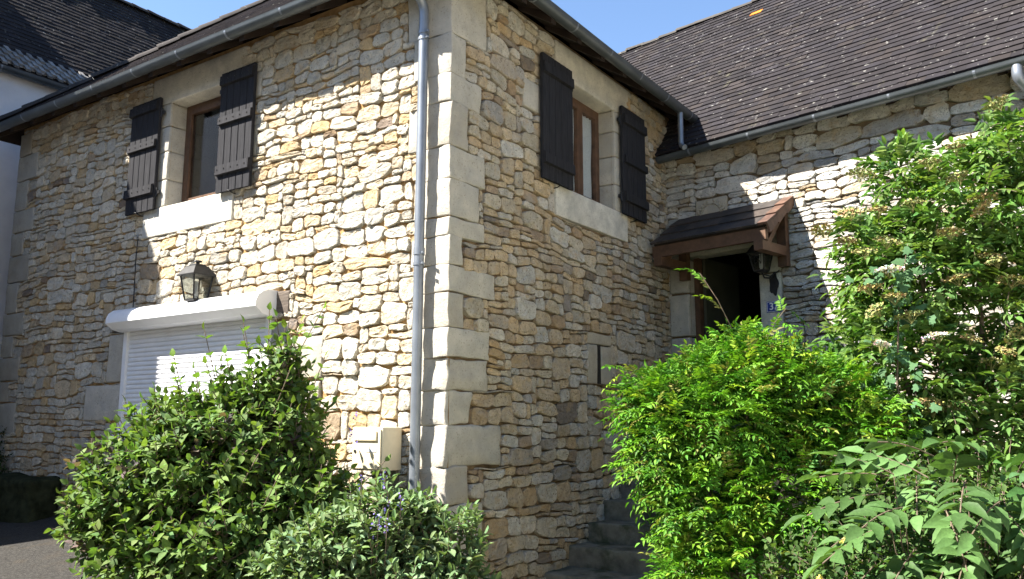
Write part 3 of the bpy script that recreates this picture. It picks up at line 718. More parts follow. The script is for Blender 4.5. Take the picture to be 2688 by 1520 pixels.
pipe([P(4.13, 4.87, 0.29), P(4.13, 4.76, 0.30), P(4.26, 4.52, 0.06), P(4.26, 0.3, 0.06)], 0.05, 'downpipe', wing)
# flashing at the inner corner
mb = MB(); mb.add([P(0.02, 4.92, 0.3), P(0.16, 4.94, 0.24), P(0.2, 5.2, 0.0), P(0.02, 5.25, 0.0)], [(0, 1, 2, 3)]); mb.build('flashing', 'zinc', wing)

# ------------------------------------------------------------------ neighbour's house on the left
nb = thing('neighbouring_house', 'grey rendered house with steep dark tiled roof behind the far left end', 'house', (-12, 3, 0))
NX = -8.60
mb = MB(); mb.box(-15.5, NX, -0.9, 13, 0, 6.95); nw = mb.build('wall', 'render', nb)
# taller block towards the lane, out of the picture, that shades the left of the front wall
mb = MB(); a, b, c, d, e = -13.4, -7.05, -3.5, -1.05, 8.5; ap = e + (b - a) / 2 * 0.97; m = (a + b) / 2
mb.add([(a, c, 0), (b, c, 0), (b, d, 0), (a, d, 0), (a, c, e), (b, c, e), (b, d, e), (a, d, e), (m, c, ap), (m, d, ap)],
       [(0, 1, 5, 4), (1, 2, 6, 5), (2, 3, 7, 6), (3, 0, 4, 7)], [(4, 5, 8), (6, 7, 9)]); mb.build('wall', 'render', nb, label='taller gabled front block')
mb = MB(); mb.add([(a, c, e), (a, d, e), (m, d, ap), (m, c, ap)], [(0, 1, 2, 3)]); mb.add([(b, c, e), (b, d, e), (m, d, ap), (m, c, ap)], [(0, 3, 2, 1)]); mb.build('roof', 'tile', nb)
NP = math.radians(55); ne = Vector((-8.5, -0.6, 6.80)); LP = math.radians(47); fl = 0.5
e1 = ne + Vector((-math.cos(LP) * fl, 0, math.sin(LP) * fl)); upN = Vector((-math.cos(NP), 0, math.sin(NP))); NL = 3.05
mb = MB(); Y = Vector((0, 13.5, 0)); top = e1 + upN * NL
mb.add([ne, ne + Y, e1 + Y, e1, top + Y, top, Vector((-14.5, -0.6, 6.9)), Vector((-14.5, 12.9, 6.9))], [(0, 1, 2, 3), (3, 2, 4, 5), (5, 4, 7, 6)])
nroof = mb.build('roof', 'soffit_wood', nb)
NC = [tuple(c * 0.75 for c in q) for q in TC]
tile_roof(nroof, e1, (0, 1, 0), upN, 29, lambda v: (0, 13), 0.17, 0.108, 0.018, NC, 220, 41)
tile_roof(nroof, ne + Vector((0.03, 0, 0.02)), (0, 1, 0), (-math.cos(LP), 0, math.sin(LP)), 5, lambda v: (0, 13), 0.165, 0.105, 0.026, [(0.22, 0.215, 0.21), (0.15, 0.145, 0.14), (0.18, 0.175, 0.17)], 80, 42, tw=0.07)
ridge_caps(nroof, top, top + Y, 40)
gutter(None, ne + Vector((0.03, 0, -0.03)), ne + Vector((0.03, 13.5, -0.03)), (1, 0, 0), 0.075, nb, 1.0)

# ------------------------------------------------------------------ stairs and ledge
st = thing('staircase', 'mossy dark concrete steps climbing along the shaded wall to the door', 'stairs', (0.6, 2.5, 0))
NY = [(0.65, -0.16), (1.05, 0.04), (1.45, 0.24), (1.89, 0.43), (2.26, 0.61), (2.61, 0.80), (2.98, 1.0), (3.35, 1.2), (3.72, 1.4)]
for i, (y, z) in enumerate(NY):
    y1 = NY[i + 1][0] + 0.02 if i + 1 < len(NY) else 4.45
    zb = z - 0.3
    if z < 0: continue
    me = rough_box((-0.015, y, zb), (1.3, y1, z), 0.016, 0.006, 4, (0.3, 0.3, 0.3)); obj('step', me, 'concrete', st)
me = rough_box((-0.015, 4.03, 1.1), (1.35, 4.43, 1.6), 0.015, 0.005, 3); obj('step', me, 'concrete', st)
for i, (y, z) in enumerate(NY[1:]):
    y1 = NY[i + 2][0] if i + 2 < len(NY) else 4.1
    me = rough_box((1.305, y - 0.05, -0.05), (1.6, y1 - 0.055, z + 0.2), 0.03, 0.012, 3, (0.5, 0.46, 0.4)); obj('cheek_stone', me, 'stone', st)
lg = obj('concrete_ledge', rough_box((-8.6, -0.42, 0.3), (-5.72, -0.05, 0.97), 0.05, 0.03, 8), 'moss')
lg['label'] = 'dark mossy concrete ledge along the foot of the front wall, at far left'; lg['category'] = 'ledge'

# ------------------------------------------------------------------ fittings
mbx = thing('mailbox', 'cream metal mailbox on the front wall beside the downpipe', 'mailbox', (-0.63, -0.1, 1.22))
obj('body', rough_box((-0.80, -0.25, 1.215), (-0.462, -0.02, 1.565), 0.008, 0.001, 0), 'cream_metal', mbx)
obj('door', rough_box((-0.787, -0.262, 1.23), (-0.475, -0.2505, 1.55), 0.004, 0.0, 0), 'cream_metal', mbx)
obj('slot_flap', rough_box((-0.765, -0.276, 1.455), (-0.51, -0.2625, 1.535), 0.005, 0, 0), 'cream_metal', mbx)
mb = MB(); mb.tube([(-0.755, -0.2625, 1.37), (-0.755, -0.268, 1.37)], 0.014, 10); mb.build('lock', 'black_iron', mbx)
obj('name_plate', rough_box((-0.63, -0.266, 1.365), (-0.52, -0.2625, 1.395), 0.001, 0, 0), 'white_plastic', mbx)
mb = MB(); mbox(mb, mapA, -0.76, -0.5, 1.05, 1.214, -0.02, 0.05); mb.build('wall_plate', 'concrete', mbx)

def lantern(fn, u, zt, d, hgt, w0, w1, label, base_loc, below):
    t = thing('wall_lantern', label, 'lantern', base_loc)
    sq = lambda h, w: [fn(u - w, h, d - w), fn(u + w, h, d - w), fn(u + w, h, d + w), fn(u - w, h, d + w)]
    zb = zt - hgt
    mb = MB(); mb.loft([sq(zt, w0 * 1.25), sq(zt + 0.012, w0 * 1.25), sq(zt + 0.10, w0 * 0.72), sq(zt + 0.105, w0 * 0.72)]); mb.build('roof', 'black_iron', t)
    mb = MB(); mb.loft([sq(zt + 0.105, w0 * 0.55), sq(zt + 0.125, w0 * 0.5), sq(zt + 0.13, w0 * 0.25)]); mb.tube([fn(u, zt + 0.12, d), fn(u, zt + 0.15, d), fn(u, zt + 0.152, d), fn(u, zt + 0.165, d)], [0.02, 0.02, 0.045, 0.04], 10); mb.build('finial', 'black_iron', t)
    A_, B_ = sq(zt, w0), sq(zb, w1)
    for k in range(4):
        mb = MB(); mb.tube([A_[k], B_[k]], 0.009, 6); mb.build('corner_bar', 'black_iron', t)
        mb = MB(); k2 = (k + 1) % 4; mb.add([A_[k], A_[k2], B_[k2], B_[k]], [(0, 1, 2, 3)]); mb.build('pane', 'lamp_glass', t)
    mb = MB(); mb.loft([sq(zb - 0.015, w1 * 0.8), sq(zb, w1 * 1.08), sq(zb + 0.012, w1 * 1.08)]); mb.build('base', 'black_iron', t)
    mb = MB()
    for du in (-0.014, 0.014): mb.tube([fn(u + du, zb + 0.09, d), fn(u + du, zb + 0.2, d)], 0.009, 8)
    mb.tube([fn(u, zb, d), fn(u, zb + 0.04, d), fn(u, zb + 0.045, d), fn(u, zb + 0.09, d)], [0.014, 0.014, 0.024, 0.024], 8)
    mb.build('bulb', 'white_enamel', t)
    mb = MB()
    if below:
        mb.tube([fn(u, zb, d), fn(u + 0.01, zb - 0.07, d * 0.8), fn(u + 0.05, zb - 0.07, d * 0.4), fn(u + 0.05, zb - 0.02, 0.02)], 0.011, 6)
        mb.tube([fn(u, zb - 0.03, d), fn(u + 0.05, zb - 0.05, 0.1), fn(u + 0.11, zb, 0.04), fn(u + 0.13, zb + 0.02, 0.03)], 0.007, 6)
        n = 22; ring = []
        for i in range(n):
            a = 2 * math.pi * i / n; q = 1 + 0.14 * math.cos(5 * a); ring.append((0.055 * math.cos(a) * q, 0.13 * math.sin(a) * q))
        mb.loft([[fn(u + 0.05 + x, zb - 0.13 + y, dd) for x, y in ring] for dd in (0.014, 0.026)])
        for s in (0, 1):
            mb.tube([fn(u + (0.04 * math.cos(a)) * (1 - .3 * (a > 3)), zb + 0.12 + 0.05 * (a - 3.1) / 3.1 + 0.028 * math.sin(a * 2), d + w0 * 0.95) for a in [6.28 * i / 14 for i in range(15)]], 0.005, 5)
    else:
        mb.tube([fn(u + 0.02, zb - 0.01, d), fn(u + 0.02, zb - 0.06, d * 0.7), fn(u + 0.02, zb - 0.05, 0.0)], 0.012, 6)
    mb.build('bracket', 'black_iron', t)
lantern(mapA, -3.20, 3.09, 0.15, 0.25, 0.112, 0.076, 'black glass lantern on the sunlit wall above the white shutter box', (-3.20, -0.02, 2.9), False)
lantern(mapC, 1.40, 3.50, 0.20, 0.20, 0.095, 0.06, 'black scrolled lantern hanging under the right end of the door canopy', tuple(mapC(1.40, 3.2, 0.0)), True)

# house number
def text_obj(name, s, size, mat, parent, mtx, ext=0.002, bold=0.0):
    cu = bpy.data.curves.new(name, 'FONT'); cu.body = s; cu.size = size; cu.extrude = ext; cu.align_x = 'CENTER'; cu.align_y = 'CENTER'; cu.offset = bold; cu.resolution_u = 4
    tmp = bpy.data.objects.new('tmp', cu); COL.objects.link(tmp)
    dg = bpy.context.evaluated_depsgraph_get(); me = bpy.data.meshes.new_from_object(tmp.evaluated_get(dg)); bpy.data.objects.remove(tmp)
    me.transform(mtx); me.materials.clear(); return obj(name, me, mat, parent)
def mtxC(u, v, d):
    m = Matrix((CD, Vector((0, 0, 1)), CN)).transposed().to_4x4(); m.translation = mapC(u, v, d); return m
sg = thing('house_number_sign', 'blue enamel house number plate on the right door jamb', 'sign', tuple(mapC(1.43, 2.9, 0)))
obj('plate', mrough(mapC, 1.345, 1.53, 2.845, 2.975, 0.017, 0.024, bev=0.004, amp=0, cuts=0), 'blue_enamel', sg)
mb = MB()
for (a, b, c, d) in [(1.353, 1.522, 2.852, 2.857), (1.353, 1.522, 2.963, 2.968), (1.353, 1.358, 2.857, 2.963), (1.517, 1.522, 2.857, 2.963)]: mbox(mb, mapC, a, b, c, d, 0.024, 0.0255)
mb.build('border', 'white_enamel', sg)
text_obj('number', '37', 0.115, 'white_enamel', sg, mtxC(1.437, 2.91, 0.0252), 0.001, 0.0015)

# carved date stone
ds = thing('carved_date_stone', 'square pale stone plaque with carved wreath above the door canopy', 'plaque', tuple(mapC(0.67, 3.92, 0)))
SC_ = (0.44, 0.375, 0.27)
obj('slab', mrough(mapC, 0.455, 0.885, 3.91, 4.325, -0.02, 0.026, col=SC_, amp=0.001, bev=0.006), 'dressed', ds)
for side in (-1, 1):
    mb = MB(); pts = []
    for i in range(10):
        a = math.radians(-70 + i * 15.5); pts.append((0.67 + side * 0.155 * math.cos(a), 4.13 + 0.15 * math.sin(a)))
    mb.tube([mapC(x, z, 0.028) for x, z in pts], 0.005, 5, col=SC_)
    for i in range(1, 10):
        x, z = pts[i]; tx, tz = pts[i][0] - pts[i - 1][0], pts[i][1] - pts[i - 1][1]; L = math.hypot(tx, tz); tx /= L; tz /= L
        for sgn in (-1, 1):
            dx, dz = tx * 0.7 + sgn * tz * 0.7, tz * 0.7 - sgn * tx * 0.7
            mb.tube([mapC(x, z, 0.027), mapC(x + dx * 0.024, z + dz * 0.024, 0.034), mapC(x + dx * 0.055, z + dz * 0.055, 0.027)], [0.004, 0.015, 0.003], 6, col=SC_)
    mb.build('wreath_branch', 'dressed', ds, smooth=True)
t = text_obj('date', '1882', 0.105, 'dressed', ds, mtxC(0.67, 4.06, 0.027), 0.004, 0.001)
ca = t.data.color_attributes.new('col', 'FLOAT_COLOR', 'POINT'); ca.data.foreach_set('color', np.tile(np.array([*SC_, 1.0], np.float32), len(t.data.vertices)))

# door canopy
cp = thing('door_canopy', 'small brown timber canopy with dark plank shingles over the entrance', 'canopy', tuple(mapC(0.9, 3.3, 0)))
U0, U1, DN = 0.20, 1.72, 0.62
ZT, ZF = 4.14, 3.72
sl_ = math.atan2(ZT - ZF, DN); SLn = math.hypot(ZT - ZF, DN)
def cmap(u, t, h):
    d = DN * (1 - t); z = ZF + (ZT - ZF) * t
    return mapC(u, z + h * math.cos(sl_), d + h * math.sin(sl_))
mb = MB(); ring = lambda u: [cmap(u, 0, -0.03), cmap(u, 1, -0.03), cmap(u, 1, 0), cmap(u, 0, 0)]
mb.loft([ring(U0 + 0.03), ring(U1 - 0.04)]); mb.build('roof_board', 'soffit_wood', cp)
SH = [(0.034, 0.030, 0.029), (0.045, 0.038, 0.035), (0.026, 0.024, 0.024), (0.055, 0.043, 0.037)]
for k in range(3):
    t0 = k / 3 - 0.03; t1 = (k + 1) / 3 + 0.08; u = U0 - (0.0 if k % 2 else 0.07)
    while u < U1 - 0.02:
        a, b = max(u, U0), min(u + 0.158, U1 - 0.09)
        if b - a > 0.03:
            mb = MB(); P8 = [cmap(a, t0, 0.012), cmap(b, t0, 0.012), cmap(b, min(t1, 1), 0.002), cmap(a, min(t1, 1), 0.002), cmap(a, t0, 0.036 + rng.uniform(0, .004)), cmap(b, t0, 0.036), cmap(b, min(t1, 1), 0.016), cmap(a, min(t1, 1), 0.016)]
            mb.hexa(P8, rng.choice(SH)); mb.build('shingle', 'canopy_shingle', cp)
        u += 0.162
    # verge tile turned down over the right end
    cc = (0.10, 0.055, 0.038) if k else (0.085, 0.048, 0.036)
    mb = MB(); mb.hexa([cmap(U1 - 0.10, t0, 0.014), cmap(U1 + 0.02, t0, 0.014), cmap(U1 + 0.02, min(t1, 1), 0.004), cmap(U1 - 0.10, min(t1, 1), 0.004), cmap(U1 - 0.10, t0, 0.045), cmap(U1 + 0.02, t0, 0.045), cmap(U1 + 0.02, min(t1, 1), 0.022), cmap(U1 - 0.10, min(t1, 1), 0.022)], cc)
    q0, q1 = t0, t1 - 0.1
    mb.hexa([cmap(U1, q0, -0.09), cmap(U1 + 0.022, q0, -0.09), cmap(U1 + 0.022, q1, -0.07), cmap(U1, q1, -0.07), cmap(U1, q0, 0.014), cmap(U1 + 0.022, q0, 0.014), cmap(U1 + 0.022, q1, 0.004), cmap(U1, q1, 0.004)], cc)
    mb.build('verge_tile', 'canopy_shingle', cp)
mb = MB(); mbox(mb, mapC, U0, U1 - 0.03, 3.565, 3.70, DN - 0.07, DN - 0.01); mb.build('fascia_beam', 'brown_wood', cp)
for u in (U0 + 0.04, U1 - 0.16):
    br = None
    mb = MB(); mbox(mb, mapC, u, u + 0.11, 3.34, 4.0, 0.032, 0.115); br = mb.build('bracket', 'brown_wood', cp)
    mb = MB(); mbox(mb, mapC, u, u + 0.11, 3.455, 3.56, 0.116, DN + 0.02); mb.build('bracket_arm', 'brown_wood', br)
    mb = MB(); mb.hexa([mapC(u + .01, 3.36, 0.116), mapC(u + .10, 3.36, 0.116), mapC(u + .10, 3.454, 0.36), mapC(u + .01, 3.454, 0.36), mapC(u + .01, 3.454, 0.116), mapC(u + .10, 3.454, 0.116), mapC(u + .10, 3.455, 0.27), mapC(u + .01, 3.455, 0.27)])
    mb = MB(); ring = lambda uu: [mapC(uu, 3.562, 0.50), mapC(uu, 3.562, 0.42), mapC(uu, 3.90, 0.116), mapC(uu, 3.985, 0.116)]
    mb.loft([ring(u + 0.02), ring(u + 0.09)]); mb.build('brace', 'brown_wood', br)
mb = MB(); mbox(mb, mapC, U0 + 0.15, U1 - 0.16, 3.96, 4.06, 0.03, 0.1); mb.build('wall_beam', 'brown_wood', cp)

# cable down the front wall
mb = MB(); mb.tube([mapA(-4.50, 3.70, 0.045), mapA(-4.505, 3.4, 0.05), mapA(-4.50, 3.1, 0.045), mapA(-4.49, 2.88, 0.05)], 0.006, 6)
o = mb.build('cable', 'black_iron'); o['label'] = 'thin black cable running down from the sill to the shutter box'; o['category'] = 'cable'

# ------------------------------------------------------------------ plants
def leaf_template(kind):
    prof = {'ovate': (.16, [(.15, .62), (.4, 1.0), (.72, .62)]), 'oblong': (.1, [(.18, .7), (.5, 1.0), (.82, .72)]), 'lance': (.12, [(.2, .75), (.45, 1.0), (.75, .55)]), 'round': (.1, [(.15, .8), (.45, 1.05), (.8, .75)])}[kind]
    V = [(0, 0, 0)]
    for (y, w) in prof[1]:
        z = -0.16 * y * y
        V += [(-w / 2, y, z + 0.11 * w), (0, y, z), (w / 2, y, z + 0.11 * w)]
    V.append((0, 1, -0.2))
    F = [(0, 2, 1), (0, 3, 2)]
    for i in range(2):
        a = 1 + i * 3
        F += [(a, a + 1, a + 4), (a, a + 4, a + 3), (a + 1, a + 2, a + 5), (a + 1, a + 5, a + 4)]
    F += [(7, 8, 10), (8, 9, 10)]
    return np.array(V, float), np.array(F)
def ivy_template():
    pts = [(0, 0), (-.35, -.08), (-.5, .25), (-.3, .4), (-.36, .72), (-.12, .68), (0, 1), (.12, .68), (.36, .72), (.3, .4), (.5, .25), (.35, -.08)]
    V = [(0, .4, 0.03)] + [(x, y, -0.12 * (x * x + (y - .4) ** 2)) for x, y in pts]; n = len(pts)
    return np.array(V, float), np.array([(0, 1 + (i + 1) % n, 1 + i) for i in range(n)])
TEMPL = {k: leaf_template(k) for k in ('ovate', 'oblong', 'lance', 'round')}; TEMPL['ivy'] = ivy_template()
def unit(a): return a / np.maximum(1e-9, np.linalg.norm(a, axis=-1, keepdims=True))
class Leaves:
    def __init__(s): s.P = []; s.D = []; s.N = []; s.L = []; s.W = []; s.C = []
    def add(s, p, d, n, L, W, c):
        s.P.append(p); s.D.append(d); s.N.append(n); s.L.append(L); s.W.append(W); s.C.append(c)
    def build(s, parent, kind, mat, limit, name='foliage'):
        T, F = TEMPL[kind]
        P, D, N = np.array(s.P, float), unit(np.array(s.D, float)), np.array(s.N, float); L, W, C = np.array(s.L), np.array(s.W), np.array(s.C)
        S = unit(np.cross(D, N)); N = np.cross(S, D)
        dist = np.linalg.norm(P - np.array(CAM), axis=1) / (L / L.mean()) ** 0.5
        v = P - np.array(CAM); zz = v @ np.array(FW); xx = v @ np.array(RH) / zz; yy = v @ np.array(UP) / zz
        dist = dist + np.where((abs(xx) < 0.61) & (abs(yy) < 0.345), 0, 100)
        order = np.argsort(dist); top, rest = order[:limit], order[limit:]
        if limit:
            lab = np.digitize(C[:, 1], np.quantile(C[top, 1], [.17, .33, .5, .67, .83])); shared = {}
            for i in top:
                k = int(lab[i])
                if k not in shared:
                    cc = C[top][lab[top] == k].mean(0); me = mesh_np('leaf', T, F, np.tile(cc, (len(T), 1)), True); me.materials.append(MATS[mat]); shared[k] = me
                o = obj('leaf', shared[k], None, parent)
                m = Matrix((S[i] * W[i], D[i] * L[i], N[i] * L[i])).transposed().to_4x4(); m.translation = P[i]; o.matrix_basis = m
        if len(rest):
            V = P[rest, None] + S[rest, None] * (T[None, :, 0:1] * W[rest, None, None]) + D[rest, None] * (T[None, :, 1:2] * L[rest, None, None]) + N[rest, None] * (T[None, :, 2:3] * L[rest, None, None])
            FF = (F[None] + (np.arange(len(rest)) * len(T))[:, None, None]).reshape(-1, 3)
            obj(name, mesh_np(name, V.reshape(-1, 3), FF, np.repeat(C[rest], len(T), 0), True), mat, parent, kind='stuff')
SUNV = np.array(SUN)
def rnd(n=3): return nr.normal(size=n)
def blob_points(blobs, n, shell=0.5, lump=0.22, seed=0, zmin=0.05):
    w = np.array([b[3] * b[4] for b in blobs]) if len(blobs[0]) > 4 else np.array([b[3] ** 2 for b in blobs]); w = w / w.sum()
    out = []
    while len(out) < n:
        b = blobs[nr.choice(len(blobs), p=w)]
        d = unit(rnd()); q = shell + (1 - shell) * nr.random() ** 0.6
        q *= 1 + lump * noise.noise(Vector(d * 2.4) + Vector((b[0] * 3, b[1] * 3, seed)))
        rz_ = b[4] if len(b) > 4 else b[3]
        p = np.array(b[:3]) + d * q * np.array([b[3], b[3], rz_])
        if p[2] < zmin: continue
        out.append((p, d))
    return out
def jit(c, k=0.18):
    f = 1 + nr.normal() * k; f = max(0.5, min(1.6, f)); return (c[0] * f * (1 + nr.normal() * 0.08), c[1] * f, c[2] * f * (1 + nr.normal() * 0.1))
def stems(parent, base, tips, r0, mat='bark', name='branch', col=None):
    for tp in tips:
        mb = MB(); b = Vector(base) + Vector(rnd() * 0.06); b.z = base[2]; tpv = Vector(tp); m1 = b.lerp(tpv, 0.4) + Vector(rnd() * 0.07); m2 = b.lerp(tpv, 0.75) + Vector(rnd() * 0.05)
        mb.tube([b, m1, m2, tpv], [r0, r0 * 0.75, r0 * 0.5, r0 * 0.2], 6); mb.build(name, mat, parent, smooth=True)

def opposite_sprig(lv, p, d, length, nodes, L, W, cols, droop=0.1, tip=True, stem=None):
    d = unit(d); x = unit(np.cross(d, rnd())); y = np.cross(d, x)
    for k in range(nodes):
        t = (k + 0.5) / nodes; q = p + d * length * t + np.array([0, 0, -droop * length * t * t]); s = 1.0 - 0.45 * t
        side = x if k % 2 else y
        for sg_ in (-1, 1):
            dd = unit(side * sg_ * 0.9 + d * 0.55 + rnd() * 0.18); nn = unit(d * 0.5 + np.array([0, 0, 0.75]) + SUNV * 0.25 + rnd() * 0.2)
            lv.add(q, dd, nn, L * s * nr.uniform(.75, 1.2), W * s * nr.uniform(.8, 1.2), jit(cols[nr.integers(len(cols))]))
    if tip: lv.add(p + d * length, d, unit(rnd()), L * 0.6, W * 0.6, jit(cols[0]))
    if stem is not None: stem.append((p, p + d * length))
def pinnate(lv, p, d, length, pairs, L, W, cols, droop=0.25, rach=None):
    d = unit(d); up = np.array([0, 0, 1.0]); side = unit(np.cross(d, up + rnd() * 0.25)); n0 = np.cross(side, d)
    pts = []
    base = cols[nr.integers(len(cols))]; base = jit(base, 0.14)
    for k in range(pairs + 1):
        t = 0.25 + 0.75 * k / pairs; q = p + d * length * t - up * droop * length * t * t; pts.append(q)
        if k == pairs:
            lv.add(q, unit(d - up * droop * 1.4), unit(n0 + rnd() * 0.15), L * nr.uniform(.9, 1.15), W, jit(base, 0.06)); break
        for sg_ in (-1, 1):
            dd = unit(side * sg_ * 0.85 + d * 0.45 - up * droop * 0.7 + rnd() * 0.12); lv.add(q, dd, unit(n0 + side * sg_ * -0.15 + rnd() * 0.18), L * nr.uniform(.8, 1.1) * (0.85 + 0.2 * math.sin(3 * t)), W * nr.uniform(.85, 1.1), jit(base, 0.08))
    if rach is not None: rach.append([p] + pts)
def twigs(parent, segs, r, name, mat='bark'):
    if not segs: return
    mb = MB()
    for s in segs: mb.tube([Vector(q) for q in s], r, 4, caps=False)
    mb.build(name, mat, parent, smooth=True, kind='stuff')

# 1. large shrub in front of the garage
b1 = thing('garden_shrub', 'large green leafy shrub growing in front of the white roller shutter', 'shrub', (-1.25, -1.35, gz(-1.25, -1.35)))
bl = [(-1.22, -1.28, 1.22, .62, .66), (-1.5, -1.62, 1.0, .50, .5), (-0.94, -1.05, 1.40, .46, .5), (-0.62, -0.98, .92, .42, .46), (-1.6, -1.42, 1.42, .36, .36), (-1.05, -1.40, .7, .7, .6), (-1.72, -1.82, .95, .25, .3), (-0.6, -1.3, .6, .5, .5), (-0.82, -1.0, 1.85, .2, .34)]
lv = Leaves(); sg1 = []
GB = [(0.10, 0.170, 0.040), (0.12, 0.195, 0.045), (0.08, 0.145, 0.04), (0.14, 0.205, 0.06), (0.105, 0.165, 0.065)]
for i, (p, d) in enumerate(blob_points(bl, 3000, 0.55, 0.38, 1, 0.25)):
    opposite_sprig(lv, p - d * 0.06, d * 0.55 + np.array([0, 0, .45]) + rnd() * 0.35, nr.uniform(.10, .2), 3, 0.110, 0.072, GB if nr.random() < .95 else [(0.11, 0.085, 0.08)], 0.2, stem=sg1)
for (x, y, z) in [(-1.27, -1.39, 2.30), (-1.02, -1.23, 2.36), (-0.84, -0.98, 2.33), (-1.48, -1.5, 2.10), (-0.90, -1.02, 2.42), (-0.75, -0.95, 2.2), (-1.12, -1.3, 2.12), (-1.78, -1.73, 1.60), (-0.98, -1.1, 2.2), (-0.8, -1.05, 2.1), (-1.35, -1.4, 2.0), (-1.85, -1.78, 1.45)]:
    b = np.array([x * 0.85 - 0.12 * (x < -1.4) * 0, y * 0.95, z - 0.65]); tpt = np.array([x, y, z]); d = tpt - b
    sg1.append((b, tpt)); opposite_sprig(lv, b, d, float(np.linalg.norm(d)), 5, 0.125, 0.085, [(0.11, 0.19, 0.03), (0.09, 0.16, 0.03)], 0.0)
for (p, d) in blob_points(bl, 70, 0.9, 0.3, 1, 0.5):
    if d[2] < -0.1: continue
    dd = d * 0.7 + np.array([0, 0, .7]) + rnd() * 0.25; ln = nr.uniform(.22, .42)
    opposite_sprig(lv, p, dd, ln, 4, 0.115, 0.075, [(0.13, 0.21, 0.045), (0.11, 0.18, 0.045)], 0.1, stem=sg1)
lv.build(b1, 'ovate', 'leaf_soft', 300); twigs(b1, sg1, 0.0035, 'twigs')
stems(b1, (-1.2, -1.3, 0.2), [(-1.5, -1.6, 1.2), (-1.1, -1.3, 1.5), (-0.8, -1.0, 1.5), (-0.6, -0.95, 1.1), (-1.6, -1.5, 1.4), (-1.3, -1.6, 1.0), (-0.9, -1.5, 0.9)], 0.022)

def florets(parent, name, pts, size, col, n=5):
    mb = MB()
    for p in pts:
        p = Vector(p)
        for k in range(n):
            d = Vector(rnd()).normalized(); s = d.orthogonal().normalized(); t = d.cross(s); q = p + d * size * 0.4; w = size * rng.uniform(.6, 1.1)
            c = tuple(x * rng.uniform(.8, 1.2) for x in col)
            mb.add([q - s * w * .5, q + t * w * .4, q + s * w * .5, q - t * w * .4], [(0, 1, 2, 3)], (), c)
    return obj(name, mb.mesh(name, False, False), 'flower', parent)
VIO = (0.22, 0.17, 0.55)
for (x, y, z) in [(-1.9, -1.7, 1.5), (-1.85, -1.68, 1.53), (-0.28, -0.75, 1.62), (-0.3, -0.78, 1.5), (-0.2, -0.8, 1.45)]:
    florets(b1, 'flower', [(x + rng.uniform(-.02, .02), y, z + k * 0.014) for k in range(5)], 0.016, VIO, 3)

# 2. sage
b2 = thing('sage_bush', 'low grey green sage with purple flower spikes below the house corner', 'shrub', (0.6, -1.3, gz(0.6, -1.3)))
bl = [(0.56, -1.34, .78, .44, .40), (0.30, -1.58, .70, .36, .36), (0.86, -1.12, .70, .34, .36), (0.66, -1.18, .95, .22, .22), (0.6, -1.4, .45, .55, .4), (0.95, -1.2, 0.4, .4, .35), (0.1, -1.45, .5, .4, .4)]
lv = Leaves(); sg2 = []
GS = [(0.12, 0.19, 0.075), (0.14, 0.205, 0.095), (0.10, 0.165, 0.06), (0.155, 0.22, 0.11)]
for i, (p, d) in enumerate(blob_points(bl, 1700, 0.6, 0.25, 5, 0.05)):
    opposite_sprig(lv, p - d * 0.05, d * 0.45 + np.array([0, 0, .75]) + rnd() * 0.3, nr.uniform(.06, .12), 3, 0.102, 0.044, GS, 0.0, stem=sg2)
lv.build(b2, 'oblong', 'leaf_matt', 300); twigs(b2, sg2, 0.003, 'twigs')
stems(b2, (0.6, -1.3, 0.02), [(0.5, -1.4, .8), (0.3, -1.5, .7), (0.8, -1.1, .75), (0.65, -1.2, 1.0), (0.75, -1.4, .7)], 0.014)
for (x, y, z) in [(0.42, -1.35, 1.20), (0.52, -1.25, 1.22), (0.62, -1.32, 1.08), (0.68, -1.28, 1.1), (0.70, -1.42, 0.98), (0.66, -1.45, 1.0), (0.63, -1.46, 0.94), ]:
    x += .13; y -= .17; z += .05
    s = MB(); s.tube([(x, y, z - 0.25), (x + .01, y, z)], 0.003, 5); s.build('flower_stem', 'bark', b2)
    florets(b2, 'flower', [(x + rng.uniform(-.02, .02), y + rng.uniform(-.02, .02), z - 0.06 + k * 0.013) for k in range(8)], 0.015, (0.27, 0.22, 0.62), 3)

# 3. wisteria
b3 = thing('wisteria', 'bright yellow green wisteria mass beside the stairs below the door', 'shrub', (2.0, 0.75, 0))
bl = [(2.04, 0.73, 1.70, .56, .5), (1.75, 0.58, 1.62, .42, .42), (2.45, 1.10, 1.66, .43, .40), (1.96, 0.58, 1.09, .45, .5), (2.16, 0.68, .62, .52, .5), (2.15, 0.83, 2.07, .28, .28), (2.66, 1.45, 1.75, .36, .36), (1.56, 0.52, 1.74, .26, .26), (1.86, 0.40, .55, .30, .4), (2.45, 0.9, 1.1, .5, .5), (2.8, 1.35, 1.45, .42, .42), (1.7, 0.55, 1.35, .38, .4), (2.35, 1.0, 1.95, .34, .3)]
lv = Leaves(); ra = []
GW = [(0.105, 0.25, 0.02), (0.09, 0.22, 0.022), (0.13, 0.27, 0.022), (0.065, 0.18, 0.018), (0.20, 0.31, 0.03), (0.085, 0.205, 0.022), (0.05, 0.135, 0.018), (0.12, 0.28, 0.02), (0.105, 0.25, 0.022), (0.18, 0.20, 0.05)]
for i, (p, d) in enumerate(blob_points(bl, 5200, 0.62, 0.25, 9, 0.05)):
    pinnate(lv, p - d * 0.1, d * 0.8 + np.array([0, 0, .35]) + rnd() * 0.4, nr.uniform(.15, .25), 5, 0.056, 0.021, GW, 0.3, rach=None)
